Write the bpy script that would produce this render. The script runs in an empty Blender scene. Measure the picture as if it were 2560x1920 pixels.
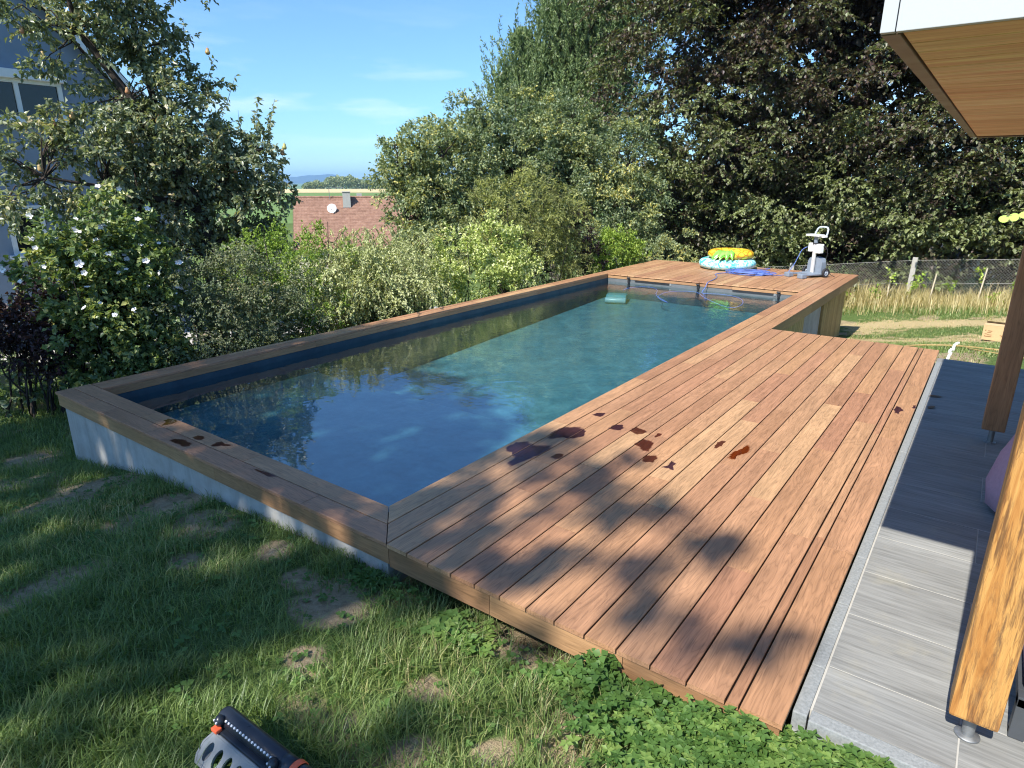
import bpy, math, random
import numpy as np
from mathutils import Vector, Matrix

random.seed(11)
RNG = np.random.default_rng(11)
SC = bpy.context.scene
COL = SC.collection
PI = math.pi

# ------------------------------------------------------------------ camera
cam_data = bpy.data.cameras.new('camera')
cam_data.sensor_width = 36.0
cam_data.lens = 1614.36 / 2560.0 * 36.0
cam_data.clip_start = 0.05
cam_data.clip_end = 40000.0
cam = bpy.data.objects.new('camera', cam_data)
COL.objects.link(cam)
PITCH, YAW, ROLL = 0.30425, -0.63385, 0.0018
CAM = Vector((2.517, -2.240, 1.762))
fw = Vector((math.sin(YAW) * math.cos(PITCH), math.cos(YAW) * math.cos(PITCH), -math.sin(PITCH)))
rt0 = Vector((math.cos(YAW), -math.sin(YAW), 0))
up0 = rt0.cross(fw)
rt = rt0 * math.cos(ROLL) + up0 * math.sin(ROLL)
up = up0 * math.cos(ROLL) - rt0 * math.sin(ROLL)
cam.matrix_world = Matrix(((rt.x, up.x, -fw.x, CAM.x), (rt.y, up.y, -fw.y, CAM.y),
                           (rt.z, up.z, -fw.z, CAM.z), (0, 0, 0, 1)))
SC.camera = cam

# ------------------------------------------------------------------ sky, sun, exposure
SUN_EL = math.radians(47.0)
SUN_DIR = Vector((0.0275 * math.cos(SUN_EL), math.cos(SUN_EL), -math.sin(SUN_EL)))   # light travels this way
world = bpy.data.worlds.new('World')
SC.world = world
world.use_nodes = True
wn, wl = world.node_tree.nodes, world.node_tree.links
wn.clear()
w_out = wn.new('ShaderNodeOutputWorld')
w_bg = wn.new('ShaderNodeBackground')
w_sky = wn.new('ShaderNodeTexSky')
w_sky.sky_type = 'NISHITA'
w_sky.sun_disc = False
w_sky.sun_elevation = SUN_EL
w_sky.sun_rotation = math.radians(181.6)
w_sky.altitude = 250
w_sky.air_density = 1.0
w_sky.dust_density = 0.15
w_sky.ozone_density = 2.2
w_bg.inputs['Strength'].default_value = 0.115
# thin high streaks of cloud low over the horizon
w_tc = wn.new('ShaderNodeTexCoord')
w_map = wn.new('ShaderNodeMapping')
w_map.inputs['Scale'].default_value = (2.6, 2.6, 15.0)
w_map.inputs['Location'].default_value = (0.35, 0.2, 0.0)
w_noise = wn.new('ShaderNodeTexNoise')
w_noise.inputs['Scale'].default_value = 1.6
w_noise.inputs['Detail'].default_value = 6.0
w_noise.inputs['Roughness'].default_value = 0.55
w_ramp = wn.new('ShaderNodeValToRGB')
w_ramp.color_ramp.elements[0].position = 0.49
w_ramp.color_ramp.elements[0].color = (0, 0, 0, 1)
w_ramp.color_ramp.elements[1].position = 0.76
w_ramp.color_ramp.elements[1].color = (1, 1, 1, 1)
w_sep = wn.new('ShaderNodeSeparateXYZ')
w_band = wn.new('ShaderNodeValToRGB')
cr = w_band.color_ramp
cr.elements[0].position = 0.02
cr.elements[0].color = (0, 0, 0, 1)
cr.elements[1].position = 0.10
cr.elements[1].color = (0.55, 0.55, 0.55, 1)
e = cr.elements.new(0.24)
e.color = (0, 0, 0, 1)
w_mul = wn.new('ShaderNodeMath')
w_mul.operation = 'MULTIPLY'
w_mix = wn.new('ShaderNodeMixRGB')
w_mix.inputs['Color2'].default_value = (6.2, 6.6, 7.2, 1)
wl.new(w_tc.outputs['Generated'], w_map.inputs['Vector'])
wl.new(w_map.outputs['Vector'], w_noise.inputs['Vector'])
wl.new(w_noise.outputs['Fac'], w_ramp.inputs['Fac'])
wl.new(w_tc.outputs['Generated'], w_sep.inputs['Vector'])
wl.new(w_sep.outputs['Z'], w_band.inputs['Fac'])
wl.new(w_ramp.outputs['Color'], w_mul.inputs[0])
wl.new(w_band.outputs['Color'], w_mul.inputs[1])
wl.new(w_mul.outputs['Value'], w_mix.inputs['Fac'])
w_tint = wn.new('ShaderNodeMixRGB')
w_tint.blend_type = 'MULTIPLY'
w_tint.inputs['Fac'].default_value = 1.0
w_el = wn.new('ShaderNodeValToRGB')
w_el.color_ramp.elements[0].position = 0.0
w_el.color_ramp.elements[0].color = (0.43, 0.65, 0.86, 1)
w_el.color_ramp.elements[1].position = 0.45
w_el.color_ramp.elements[1].color = (0.68, 0.89, 1.09, 1)
wl.new(w_sep.outputs['Z'], w_el.inputs['Fac'])
wl.new(w_el.outputs['Color'], w_tint.inputs['Color2'])
wl.new(w_sky.outputs['Color'], w_tint.inputs['Color1'])
wl.new(w_tint.outputs['Color'], w_mix.inputs['Color1'])
wl.new(w_mix.outputs['Color'], w_bg.inputs['Color'])
wl.new(w_bg.outputs['Background'], w_out.inputs['Surface'])

sun_data = bpy.data.lights.new('sun', 'SUN')
sun_data.energy = 4.4
sun_data.angle = math.radians(0.53)
sun_data.color = (1.0, 0.965, 0.905)
sun = bpy.data.objects.new('sun', sun_data)
COL.objects.link(sun)
sun.location = (0, -20, 25)
sun.rotation_mode = 'QUATERNION'
sun.rotation_quaternion = SUN_DIR.to_track_quat('-Z', 'Y')

vs = SC.view_settings
vs.view_transform = 'Standard'
vs.look = 'None'
vs.exposure = 0.95
vs.gamma = 1.0
vs.use_curve_mapping = False
SC.render.engine = 'CYCLES'
SC.cycles.filter_width = 1.1
SC.cycles.max_bounces = 6
SC.cycles.diffuse_bounces = 4
SC.cycles.glossy_bounces = 3
SC.cycles.transparent_max_bounces = 8
SC.cycles.sample_clamp_indirect = 6.0

# ------------------------------------------------------------------ object helpers
def tag(o, label=None, cat=None, group=None, kind=None):
    if label: o['label'] = label
    if cat: o['category'] = cat
    if group: o['group'] = group
    if kind: o['kind'] = kind
    return o


def thing(name, label, cat, loc=(0, 0, 0), rotz=0.0, group=None):
    o = bpy.data.objects.new(name, None)
    o.empty_display_size = 0.2
    COL.objects.link(o)
    o.location = loc
    o.rotation_euler = (0, 0, rotz)
    return tag(o, label, cat, group)


def link(name, me, m=None, parent=None, loc=None, rot=None):
    o = bpy.data.objects.new(name, me)
    COL.objects.link(o)
    if m is not None and not me.materials:
        me.materials.append(m)
    if parent is not None: o.parent = parent
    if loc is not None: o.location = loc
    if rot is not None: o.rotation_euler = rot
    return o


def raw_mesh(name, V, polys_flat, starts, smooth=False, attrs=None):
    V = np.asarray(V, dtype=np.float32).reshape(-1, 3)
    me = bpy.data.meshes.new(name)
    me.vertices.add(len(V))
    me.vertices.foreach_set('co', V.ravel())
    me.loops.add(len(polys_flat))
    me.loops.foreach_set('vertex_index', np.asarray(polys_flat, dtype=np.int32))
    me.polygons.add(len(starts))
    me.polygons.foreach_set('loop_start', np.asarray(starts, dtype=np.int32))
    if smooth:
        me.polygons.foreach_set('use_smooth', np.ones(len(starts), dtype=bool))
    if attrs:
        for k, v in attrs.items():
            a = me.attributes.new(k, 'FLOAT', 'POINT')
            a.data.foreach_set('value', np.asarray(v, dtype=np.float32))
    me.update(calc_edges=True)
    return me


def face_mesh(name, V, F, smooth=False, attrs=None):
    F = np.asarray(F, dtype=np.int32)
    n, k = F.shape
    return raw_mesh(name, V, F.ravel(), np.arange(n) * k, smooth, attrs)


class MB:
    """collects boxes, tubes, lathes and prisms into one mesh"""
    def __init__(self):
        self.v, self.f, self.s = [], [], []

    def add(self, verts, faces, smooth=False):
        b = len(self.v)
        self.v += [tuple(p) for p in verts]
        self.f += [tuple(b + i for i in f) for f in faces]
        self.s += [smooth] * len(faces)
        return self

    def box(self, x0, x1, y0, y1, z0, z1, c=0.0, M=None):
        if c <= 0:
            vs_ = [(x, y, z) for z in (z0, z1) for y in (y0, y1) for x in (x0, x1)]
            fs = [(0, 2, 3, 1), (4, 5, 7, 6), (0, 1, 5, 4), (2, 6, 7, 3), (0, 4, 6, 2), (1, 3, 7, 5)]
        else:
            import bmesh
            bm = bmesh.new()
            bmesh.ops.create_cube(bm, size=1.0)
            for v in bm.verts:
                v.co = Vector(((x0 + x1) / 2 + v.co.x * (x1 - x0), (y0 + y1) / 2 + v.co.y * (y1 - y0), (z0 + z1) / 2 + v.co.z * (z1 - z0)))
            bmesh.ops.bevel(bm, geom=bm.edges[:], offset=c, segments=2, affect='EDGES', profile=0.6)
            bm.verts.index_update()
            vs_ = [tuple(v.co) for v in bm.verts]
            fs = [tuple(v.index for v in f.verts) for f in bm.faces]
            bm.free()
        if M is not None:
            vs_ = [tuple(M @ Vector(p)) for p in vs_]
        return self.add(vs_, fs)

    def tube(self, pts, r, n=8, closed=False, caps=True):
        pts = [Vector(p) for p in pts]
        k = len(pts)
        rr = r if hasattr(r, '__len__') else [r] * k
        vs_, fs = [], []
        nrm = None
        for i, p in enumerate(pts):
            if closed:
                t = pts[(i + 1) % k] - pts[i - 1]
            else:
                t = pts[min(i + 1, k - 1)] - pts[max(i - 1, 0)]
            t.normalize()
            if nrm is None:
                a = Vector((0, 0, 1)) if abs(t.z) < 0.9 else Vector((1, 0, 0))
                nrm = t.cross(a).normalized()
            else:
                nrm = (nrm - t * nrm.dot(t)).normalized()
            b = t.cross(nrm)
            for j in range(n):
                a = 2 * PI * j / n
                vs_.append(p + (nrm * math.cos(a) + b * math.sin(a)) * rr[i])
        for i in range(k if closed else k - 1):
            i2 = (i + 1) % k
            for j in range(n):
                j2 = (j + 1) % n
                fs.append((i * n + j, i * n + j2, i2 * n + j2, i2 * n + j))
        self.add(vs_, fs, True)
        if caps and not closed:
            self.add([vs_[j] for j in range(n)], [tuple(range(n))[::-1]])
            self.add([vs_[(k - 1) * n + j] for j in range(n)], [tuple(range(n))])
        return self

    def lathe(self, prof, n=20, M=None, smooth=True):
        """prof: (radius, z) pairs, turned about local z"""
        vs_, fs = [], []
        for r, z in prof:
            for j in range(n):
                a = 2 * PI * j / n
                vs_.append(Vector((r * math.cos(a), r * math.sin(a), z)))
        for i in range(len(prof) - 1):
            for j in range(n):
                j2 = (j + 1) % n
                fs.append((i * n + j, i * n + j2, (i + 1) * n + j2, (i + 1) * n + j))
        if M is not None: vs_ = [M @ p for p in vs_]
        self.add(vs_, fs, smooth)
        return self

    def prism(self, poly, z0, z1, M=None):
        n = len(poly)
        vs_ = [Vector((x, y, z0)) for x, y in poly] + [Vector((x, y, z1)) for x, y in poly]
        if M is not None: vs_ = [M @ p for p in vs_]
        fs = [tuple(range(n))[::-1], tuple(range(n, 2 * n))] + [(i, (i + 1) % n, n + (i + 1) % n, n + i) for i in range(n)]
        return self.add(vs_, fs)

    def mesh(self, name):
        me = bpy.data.meshes.new(name)
        me.from_pydata([tuple(p) for p in self.v], [], self.f)
        me.polygons.foreach_set('use_smooth', self.s)
        me.update()
        return me

    def build(self, name, m, parent=None, loc=None, rot=None):
        return link(name, self.mesh(name), m, parent, loc, rot)


def copy_tree(o, parent=None):
    c = o.copy()
    COL.objects.link(c)
    if parent is not None: c.parent = parent
    for ch in list(o.children):
        copy_tree(ch, c)
    return c

# ------------------------------------------------------------------ materials
class NT:
    def __init__(self, name):
        self.m = bpy.data.materials.new(name)
        self.m.use_nodes = True
        self.t = self.m.node_tree
        self.t.nodes.clear()
        self.out = self.t.nodes.new('ShaderNodeOutputMaterial')

    def n(self, typ, **kw):
        nd = self.t.nodes.new(typ)
        for k, v in kw.items():
            if k.startswith('i_'):
                key = k[2:].replace('_', ' ')
                nd.inputs[key].default_value = v
            else:
                setattr(nd, k, v)
        return nd

    def l(self, a, b):
        self.t.links.new(a, b)

    def ramp(self, fac, stops, interp='LINEAR'):
        r = self.n('ShaderNodeValToRGB')
        r.color_ramp.interpolation = interp
        els = r.color_ramp.elements
        while len(els) < len(stops): els.new(0.5)
        for e_, (p, c) in zip(els, stops):
            e_.position = p
            e_.color = (c[0], c[1], c[2], 1) if hasattr(c, '__len__') else (c, c, c, 1)
        self.l(fac, r.inputs['Fac'])
        return r.outputs['Color']

    def math(self, op, a, b=None):
        nd = self.n('ShaderNodeMath', operation=op)
        for i, x in enumerate((a, b)):
            if x is None: continue
            if isinstance(x, (int, float)): nd.inputs[i].default_value = x
            else: self.l(x, nd.inputs[i])
        return nd.outputs['Value']

    def mix(self, fac, a, b, blend='MIX'):
        nd = self.n('ShaderNodeMixRGB', blend_type=blend)
        for key, x in (('Fac', fac), ('Color1', a), ('Color2', b)):
            if isinstance(x, (int, float)): nd.inputs[key].default_value = x
            elif isinstance(x, tuple): nd.inputs[key].default_value = (x[0], x[1], x[2], 1)
            else: self.l(x, nd.inputs[key])
        return nd.outputs['Color']

    def coords(self, scale=(1, 1, 1), kind='Object', rand=0.0):
        tc = self.n('ShaderNodeTexCoord')
        v = tc.outputs[kind]
        if rand:
            oi = self.n('ShaderNodeObjectInfo')
            cb = self.n('ShaderNodeCombineXYZ')
            self.l(self.math('MULTIPLY', oi.outputs['Random'], rand), cb.inputs[0])
            self.l(self.math('MULTIPLY', oi.outputs['Random'], rand * 1.7), cb.inputs[1])
            self.l(self.math('MULTIPLY', oi.outputs['Random'], rand * 0.6), cb.inputs[2])
            ad = self.n('ShaderNodeVectorMath', operation='ADD')
            self.l(v, ad.inputs[0])
            self.l(cb.outputs[0], ad.inputs[1])
            v = ad.outputs[0]
        mp = self.n('ShaderNodeMapping')
        mp.inputs['Scale'].default_value = scale
        self.l(v, mp.inputs['Vector'])
        return mp.outputs['Vector']

    def noise(self, vec, scale, detail=4.0, rough=0.55, dist=0.0):
        nd = self.n('ShaderNodeTexNoise')
        nd.inputs['Scale'].default_value = scale
        nd.inputs['Detail'].default_value = detail
        nd.inputs['Roughness'].default_value = rough
        nd.inputs['Distortion'].default_value = dist
        if vec is not None: self.l(vec, nd.inputs['Vector'])
        return nd.outputs['Fac']

    def principled(self, color, rough=0.6, spec=0.5, bump=None, bump_d=0.01, bump_s=0.5, metal=0.0, trans=0.0):
        p = self.n('ShaderNodeBsdfPrincipled')
        if isinstance(color, tuple): p.inputs['Base Color'].default_value = (color[0], color[1], color[2], 1)
        else: self.l(color, p.inputs['Base Color'])
        if isinstance(rough, (int, float)): p.inputs['Roughness'].default_value = rough
        else: self.l(rough, p.inputs['Roughness'])
        p.inputs['Specular IOR Level'].default_value = spec
        p.inputs['Metallic'].default_value = metal
        if trans: p.inputs['Transmission Weight'].default_value = trans
        if bump is not None:
            b = self.n('ShaderNodeBump')
            b.inputs['Distance'].default_value = bump_d
            b.inputs['Strength'].default_value = bump_s
            self.l(bump, b.inputs['Height'])
            self.l(b.outputs['Normal'], p.inputs['Normal'])
        return p

    def done(self, shader):
        self.l(shader.outputs[0] if hasattr(shader, 'outputs') else shader, self.out.inputs['Surface'])
        return self.m


def plain(name, color, rough=0.5, spec=0.5, metal=0.0, var=0.12, scale=9.0, bump=0.0):
    """a painted / plastic / metal surface with a little uneven tone"""
    t = NT(name)
    v = t.coords()
    f = t.noise(v, scale, 5.0, 0.6)
    a = tuple(c * (1 - var) for c in color)
    b = tuple(min(1, c * (1 + var)) for c in color)
    col = t.ramp(f, [(0.3, a), (0.7, b)])
    rg = t.ramp(f, [(0.3, max(0.02, rough - 0.06)), (0.7, min(1, rough + 0.08))])
    return t.done(t.principled(col, rg, spec, f if bump else None, 0.004, bump, metal))


def wood(name, tones, streak=0.35, ring=0.3, rough=0.55, spec=0.35, fine=1.0, weather=None, axis='Y', bump=0.25):
    """planks: tone by object, long streaks and cathedral figure along the local axis"""
    t = NT(name)
    k = {'X': (0, 1, 2), 'Y': (1, 0, 2), 'Z': (2, 1, 0)}[axis]
    def sc(long, cross):
        s = [cross, cross, cross]
        s[k[0]] = long
        return tuple(s)
    oi = t.n('ShaderNodeObjectInfo')
    base = t.ramp(oi.outputs['Random'], [((i + 0.5) / len(tones), c) for i, c in enumerate(tones)])
    v1 = t.coords(sc(1.4, 26.0 * fine), rand=60.0)
    streaks = t.noise(v1, 1.6, 6.0, 0.62, 0.3)
    v2 = t.coords(sc(0.75, 7.0), rand=37.0)
    warp = t.noise(v2, 1.5, 3.0, 0.5, 0.2)
    wave = t.math('FRACT', t.math('MULTIPLY', warp, 17.0))
    wave = t.ramp(wave, [(0.0, 0.22), (0.18, 0.46), (0.6, 0.62), (0.92, 0.46), (1.0, 0.22)])
    v3 = t.coords(sc(0.9, 3.0), rand=21.0)
    broad = t.noise(v3, 1.3, 3.0, 0.5)
    c = t.mix(streak, base, t.ramp(streaks, [(0.25, 0.18), (0.75, 0.86)]), 'OVERLAY')
    c = t.mix(ring, c, wave, 'OVERLAY')
    c = t.mix(0.45, c, t.ramp(broad, [(0.3, 0.36), (0.7, 0.62)]), 'OVERLAY')
    if weather:
        c = t.mix(t.ramp(t.noise(t.coords(sc(1.0, 4.0), rand=11.0), 2.0, 4.0), [(0.45, 0.0), (0.75, 0.6)]), c, weather)
    pore = t.noise(t.coords(sc(7.0, 160.0), rand=5.0), 1.0, 2.0, 0.5)
    c = t.mix(t.ramp(pore, [(0.28, 0.45), (0.42, 0.0)]), c, tuple(x * 0.35 for x in tones[0]))
    hgt = t.math('ADD', t.math('MULTIPLY', streaks, 0.7), t.math('MULTIPLY', pore, 0.5))
    rg = t.ramp(streaks, [(0.2, rough - 0.1), (0.8, rough + 0.12)])
    return t.done(t.principled(c, rg, spec, hgt, 0.002, bump))


def leafmat(name, stops, rough=0.42, spec=0.45, trans=0.3, tcol=1.35):
    """leaf surface: colour by a per-leaf random value, some light passing through"""
    t = NT(name)
    at = t.n('ShaderNodeAttribute', attribute_name='tone')
    col = t.ramp(at.outputs['Fac'], stops)
    p = t.principled(col, rough, spec)
    tr = t.n('ShaderNodeBsdfTranslucent')
    tc = t.mix(1.0, col, (tcol * 1.05, tcol * 1.1, tcol * 0.5), 'MULTIPLY')
    t.l(tc, tr.inputs['Color'])
    ms = t.n('ShaderNodeMixShader')
    ms.inputs[0].default_value = trans
    t.l(p.outputs[0], ms.inputs[1])
    t.l(tr.outputs[0], ms.inputs[2])
    return t.done(ms)

IPE = [(0.345, 0.175, 0.092), (0.42, 0.228, 0.112), (0.36, 0.178, 0.098), (0.475, 0.28, 0.142), (0.40, 0.21, 0.106), (0.375, 0.196, 0.104), (0.44, 0.25, 0.127)]
M_DECK = wood('deck_hardwood', IPE, 0.36, 0.36, 0.5, 0.4)
M_FASCIA = wood('fascia_hardwood', [(0.34, 0.19, 0.09), (0.40, 0.23, 0.11), (0.29, 0.155, 0.075)], 0.4, 0.25, 0.5)
M_SOFFIT = wood('larch_soffit', [(0.80, 0.52, 0.25), (0.83, 0.56, 0.28), (0.76, 0.47, 0.22)], 0.75, 0.2, 0.6, 0.25, axis='X', fine=.7, weather=(0.50, 0.26, 0.10))
M_CLAD = wood('pine_slats', [(0.50, 0.36, 0.15), (0.56, 0.42, 0.19), (0.44, 0.31, 0.13)], 0.35, 0.2, 0.6, axis='Z')
M_JOIST = plain('dark_joist', (0.03, 0.024, 0.02), 0.9, 0.1)

# rough sawn post wood with dark stains and checks
def post_material():
    t = NT('rough_post_wood')
    g = t.noise(t.coords((16, 16, 1.3), rand=8.0), 1.6, 7.0, 0.68, 0.6)
    c = t.ramp(g, [(0.25, (0.20, 0.075, 0.018)), (0.43, (0.40, 0.175, 0.045)), (0.58, (0.54, 0.285, 0.085)), (0.8, (0.34, 0.145, 0.04))])
    warp = t.noise(t.coords((6, 6, 1.1), rand=3.0), 1.3, 4.0, 0.6, 0.7)
    ring = t.math('FRACT', t.math('MULTIPLY', warp, 8.0))
    c = t.mix(t.ramp(ring, [(0.0, 0.55), (0.06, 0.0), (0.95, 0.0), (1.0, 0.55)]), c, (0.22, 0.085, 0.02))
    st = t.noise(t.coords((14, 14, 1.5), rand=5.0), 1.8, 8.0, 0.75, 0.4)
    c = t.mix(t.ramp(st, [(0.51, 0.0), (0.63, 0.85)]), c, (0.13, 0.07, 0.035))
    ck = t.noise(t.coords((60, 60, 4.0), rand=2.0), 1.0, 4.0, 0.65)
    c = t.mix(t.ramp(ck, [(0.36, 0.85), (0.47, 0.0)]), c, (0.13, 0.06, 0.025))
    return t.done(t.principled(c, 0.55, 0.35, t.math('ADD', g, ck), 0.006, 0.5))
M_POST = post_material()

M_ZINC = plain('galvanised_steel', (0.27, 0.275, 0.27), 0.55, 0.5, 0.7, 0.2, 30)
M_WHITE = plain('white_panel', (0.43, 0.44, 0.44), 0.5, 0.4, 0, 0.02, 300)
M_BROWNTRIM = plain('brown_metal_trim', (0.155, 0.105, 0.075), 0.45, 0.4, 0, 0.1)
M_BLACK = plain('black_plastic', (0.018, 0.018, 0.02), 0.35, 0.5, 0, 0.2)

def concrete(name, a, b, scale=6, streak=True):
    t = NT(name)
    n1 = t.noise(t.coords(), scale, 8.0, 0.65)
    c = t.ramp(n1, [(0.3, a), (0.7, b)])
    if streak:
        n2 = t.noise(t.coords((7, 7, 0.5)), 1.4, 5.0, 0.6)
        c = t.mix(t.ramp(n2, [(0.48, 0.0), (0.75, 0.5)]), c, tuple(x * 0.55 for x in a))
        n3 = t.noise(t.coords((1.2, 1.2, 1.2)), 2.0, 4.0)
        c = t.mix(t.ramp(n3, [(0.45, 0.0), (0.8, 0.4)]), c, (0.33, 0.24, 0.15))
    return t.done(t.principled(c, 0.85, 0.2, n1, 0.004, 0.4))
M_CONC = concrete('pool_concrete', (0.36, 0.345, 0.31), (0.50, 0.485, 0.44))
M_GRANITE = concrete('grey_granite', (0.19, 0.20, 0.195), (0.31, 0.32, 0.31), 90, False)
M_APRON = concrete('cement_haunch', (0.27, 0.275, 0.26), (0.36, 0.36, 0.34), 14, False)

def tile_material():
    t = NT('grey_wood_look_tile')
    s = t.noise(t.coords((1.6, 34, 34), rand=9.0), 2.0, 7.0, 0.7, 0.5)
    b = t.noise(t.coords((0.9, 4, 4), rand=4.0), 1.5, 3.0, 0.5)
    c = t.ramp(s, [(0.28, (0.15, 0.149, 0.135)), (0.5, (0.25, 0.247, 0.226)), (0.72, (0.32, 0.316, 0.29))])
    c = t.mix(0.55, c, t.ramp(b, [(0.3, 0.33), (0.7, 0.6)]), 'OVERLAY')
    d = t.noise(t.coords(), 3.5, 7.0, 0.7)
    c = t.mix(t.ramp(d, [(0.56, 0.0), (0.75, 0.35)]), c, (0.40, 0.36, 0.25))
    return t.done(t.principled(c, 0.62, 0.35, s, 0.002, 0.25))
M_TILE = tile_material()
M_GROUT = plain('tile_joint', (0.42, 0.40, 0.35), 0.9, 0.1)

# pool liner with a mottled stone print
def liner():
    t = NT('slate_print_liner')
    n1 = t.noise(t.coords(), 4.2, 8.0, 0.7, 0.5)
    n2 = t.noise(t.coords(), 16.0, 5.0, 0.6)
    c = t.ramp(n1, [(0.30, (0.036, 0.102, 0.126)), (0.5, (0.056, 0.145, 0.168)), (0.70, (0.092, 0.205, 0.224))])
    c = t.mix(0.5, c, t.ramp(n2, [(0.3, 0.36), (0.7, 0.62)]), 'OVERLAY')
    return t.done(t.principled(c, 0.55, 0.3))
M_LINER = liner()

def shaded_liner():  # same liner as the floor; shade on the walls put into a darker colour
    t = NT('shaded_slate_liner')
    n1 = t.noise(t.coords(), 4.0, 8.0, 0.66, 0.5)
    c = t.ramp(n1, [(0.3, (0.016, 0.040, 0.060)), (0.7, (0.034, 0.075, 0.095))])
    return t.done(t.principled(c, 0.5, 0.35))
M_LINERSHADE = shaded_liner()

def water():
    t = NT('pool_water')
    v = t.coords((1, 1, 1))
    n1 = t.noise(v, 2.1, 3.0, 0.5, 0.3)
    n2 = t.noise(t.coords((1.0, 1.3, 1)), 13.0, 3.0, 0.55, 0.5)
    grow = t.n('ShaderNodeSeparateXYZ')
    tc = t.n('ShaderNodeTexCoord')
    t.l(tc.outputs['Object'], grow.inputs[0])
    amp = t.n('ShaderNodeMapRange')
    amp.inputs['From Min'].default_value = 1.0
    amp.inputs['From Max'].default_value = 6.5
    amp.inputs['To Min'].default_value = 0.10
    amp.inputs['To Max'].default_value = 1.0
    t.l(grow.outputs['Y'], amp.inputs['Value'])
    h = t.math('ADD', t.math('MULTIPLY', n1, 0.6), t.math('MULTIPLY', t.math('MULTIPLY', n2, amp.outputs[0]), 0.20))
    b = t.n('ShaderNodeBump')
    b.inputs['Strength'].default_value = 0.26
    b.inputs['Distance'].default_value = 0.05
    t.l(h, b.inputs['Height'])
    fr = t.n('ShaderNodeFresnel')
    geo = t.n('ShaderNodeNewGeometry')
    ior = t.n('ShaderNodeMapRange')
    ior.inputs['To Min'].default_value = 2.15
    ior.inputs['To Max'].default_value = 1.0 / 2.15
    t.l(geo.outputs['Backfacing'], ior.inputs['Value'])
    t.l(ior.outputs[0], fr.inputs['IOR'])
    t.l(b.outputs['Normal'], fr.inputs['Normal'])
    gl = t.n('ShaderNodeBsdfGlossy')
    gl.inputs['Roughness'].default_value = 0.0
    gl.inputs['Color'].default_value = (1, 1, 1, 1)
    t.l(b.outputs['Normal'], gl.inputs['Normal'])
    tr = t.n('ShaderNodeBsdfTransparent')
    tr.inputs['Color'].default_value = (0.80, 0.97, 1.0, 1)
    ms = t.n('ShaderNodeMixShader')
    t.l(fr.outputs[0], ms.inputs[0])
    t.l(tr.outputs[0], ms.inputs[1])
    t.l(gl.outputs[0], ms.inputs[2])
    return t.done(ms)
M_WATER = water()
# ------------------------------------------------------------------ terrain
CP = np.array([
 (-6,-2,-.85),(-3.85,-.25,-.66),(-2.5,-.25,-.42),(-1.43,-.25,-.31),(-.4,-.25,-.25),(.66,-.3,-.22),(1.3,-.3,-.21),(1.9,-.35,-.16),
 (2.3,-.35,-.13),(2.6,-2.2,.05),(.7,-1.4,-.12),(-1.5,-2,-.28),(-3.5,-2.5,-.5),(3.2,-.3,-.12),(4.5,-1,-.04),(0,-4,-.05),(3,-5,.2),
 (-4,-5,-.5),(2.4,.5,-.22),(2.6,3,-.24),(4,3,-.22),(2.4,5.6,-.22),(4,5.6,-.22),(1.2,3,-.45),(1.3,5.5,-.5),(.5,5.9,-.6),
 (2.3,6.6,-.17),(2.3,9,-.52),(2.6,11.3,-.84),(4.5,8,-.3),(1.1,9,-.68),(.6,12.1,-1.22),(1,16,-1.12),(3,16,-.95),(-3,16,-1.6),
 (5,16,-.75),(0,20,-1.6),(5,20,-1.3),(7,10,-.3),(-4.2,3,-.9),(-4.2,9,-1.3),(-4.2,13,-1.6),(-7.5,.3,-.82),(-7.5,5,-1.2),
 (-8,12,-1.9),(-10,2,-1.2),(-10,-3,-1.0),(8,3,-.1),(8,-5,.3),(-10,8,-1.7)])

def tps_fit(cp):
    n = len(cp)
    d2 = ((cp[:, None, :2] - cp[None, :, :2]) ** 2).sum(-1)
    K = np.where(d2 > 0, 0.5 * d2 * np.log(np.maximum(d2, 1e-12)), 0) + np.eye(n) * 0.05
    P = np.c_[np.ones(n), cp[:, :2]]
    A = np.block([[K, P], [P.T, np.zeros((3, 3))]])
    return np.linalg.solve(A, np.r_[cp[:, 2], np.zeros(3)])
TW = tps_fit(CP)

def gz(x, y):
    x = np.asarray(x, float); y = np.asarray(y, float)
    sh = np.broadcast(x, y).shape
    xf = np.clip(np.broadcast_to(x, sh).ravel(), -10, 8); yf = np.clip(np.broadcast_to(y, sh).ravel(), -6, 20)
    out = TW[-3] + TW[-2] * xf + TW[-1] * yf
    for i in range(0, len(xf), 20000):
        d2 = (xf[i:i + 20000, None] - CP[None, :, 0]) ** 2 + (yf[i:i + 20000, None] - CP[None, :, 1]) ** 2
        out[i:i + 20000] += (0.5 * d2 * np.log(np.maximum(d2, 1e-12))) @ TW[:-3]
    return out.reshape(sh)

def vnoise(x, y, s, seed=0):
    """smooth value noise in 0..1"""
    x = np.asarray(x, float) * s + seed * 17.3; y = np.asarray(y, float) * s + seed * 9.1
    xi = np.floor(x); yi = np.floor(y); u = x - xi; v = y - yi
    u = u * u * (3 - 2 * u); v = v * v * (3 - 2 * v)
    def h(a, b):
        q = np.sin(a * 127.1 + b * 311.7 + seed * 74.7) * 43758.5453
        return q - np.floor(q)
    return (h(xi, yi) * (1 - u) + h(xi + 1, yi) * u) * (1 - v) + (h(xi, yi + 1) * (1 - u) + h(xi + 1, yi + 1) * u) * v

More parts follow.
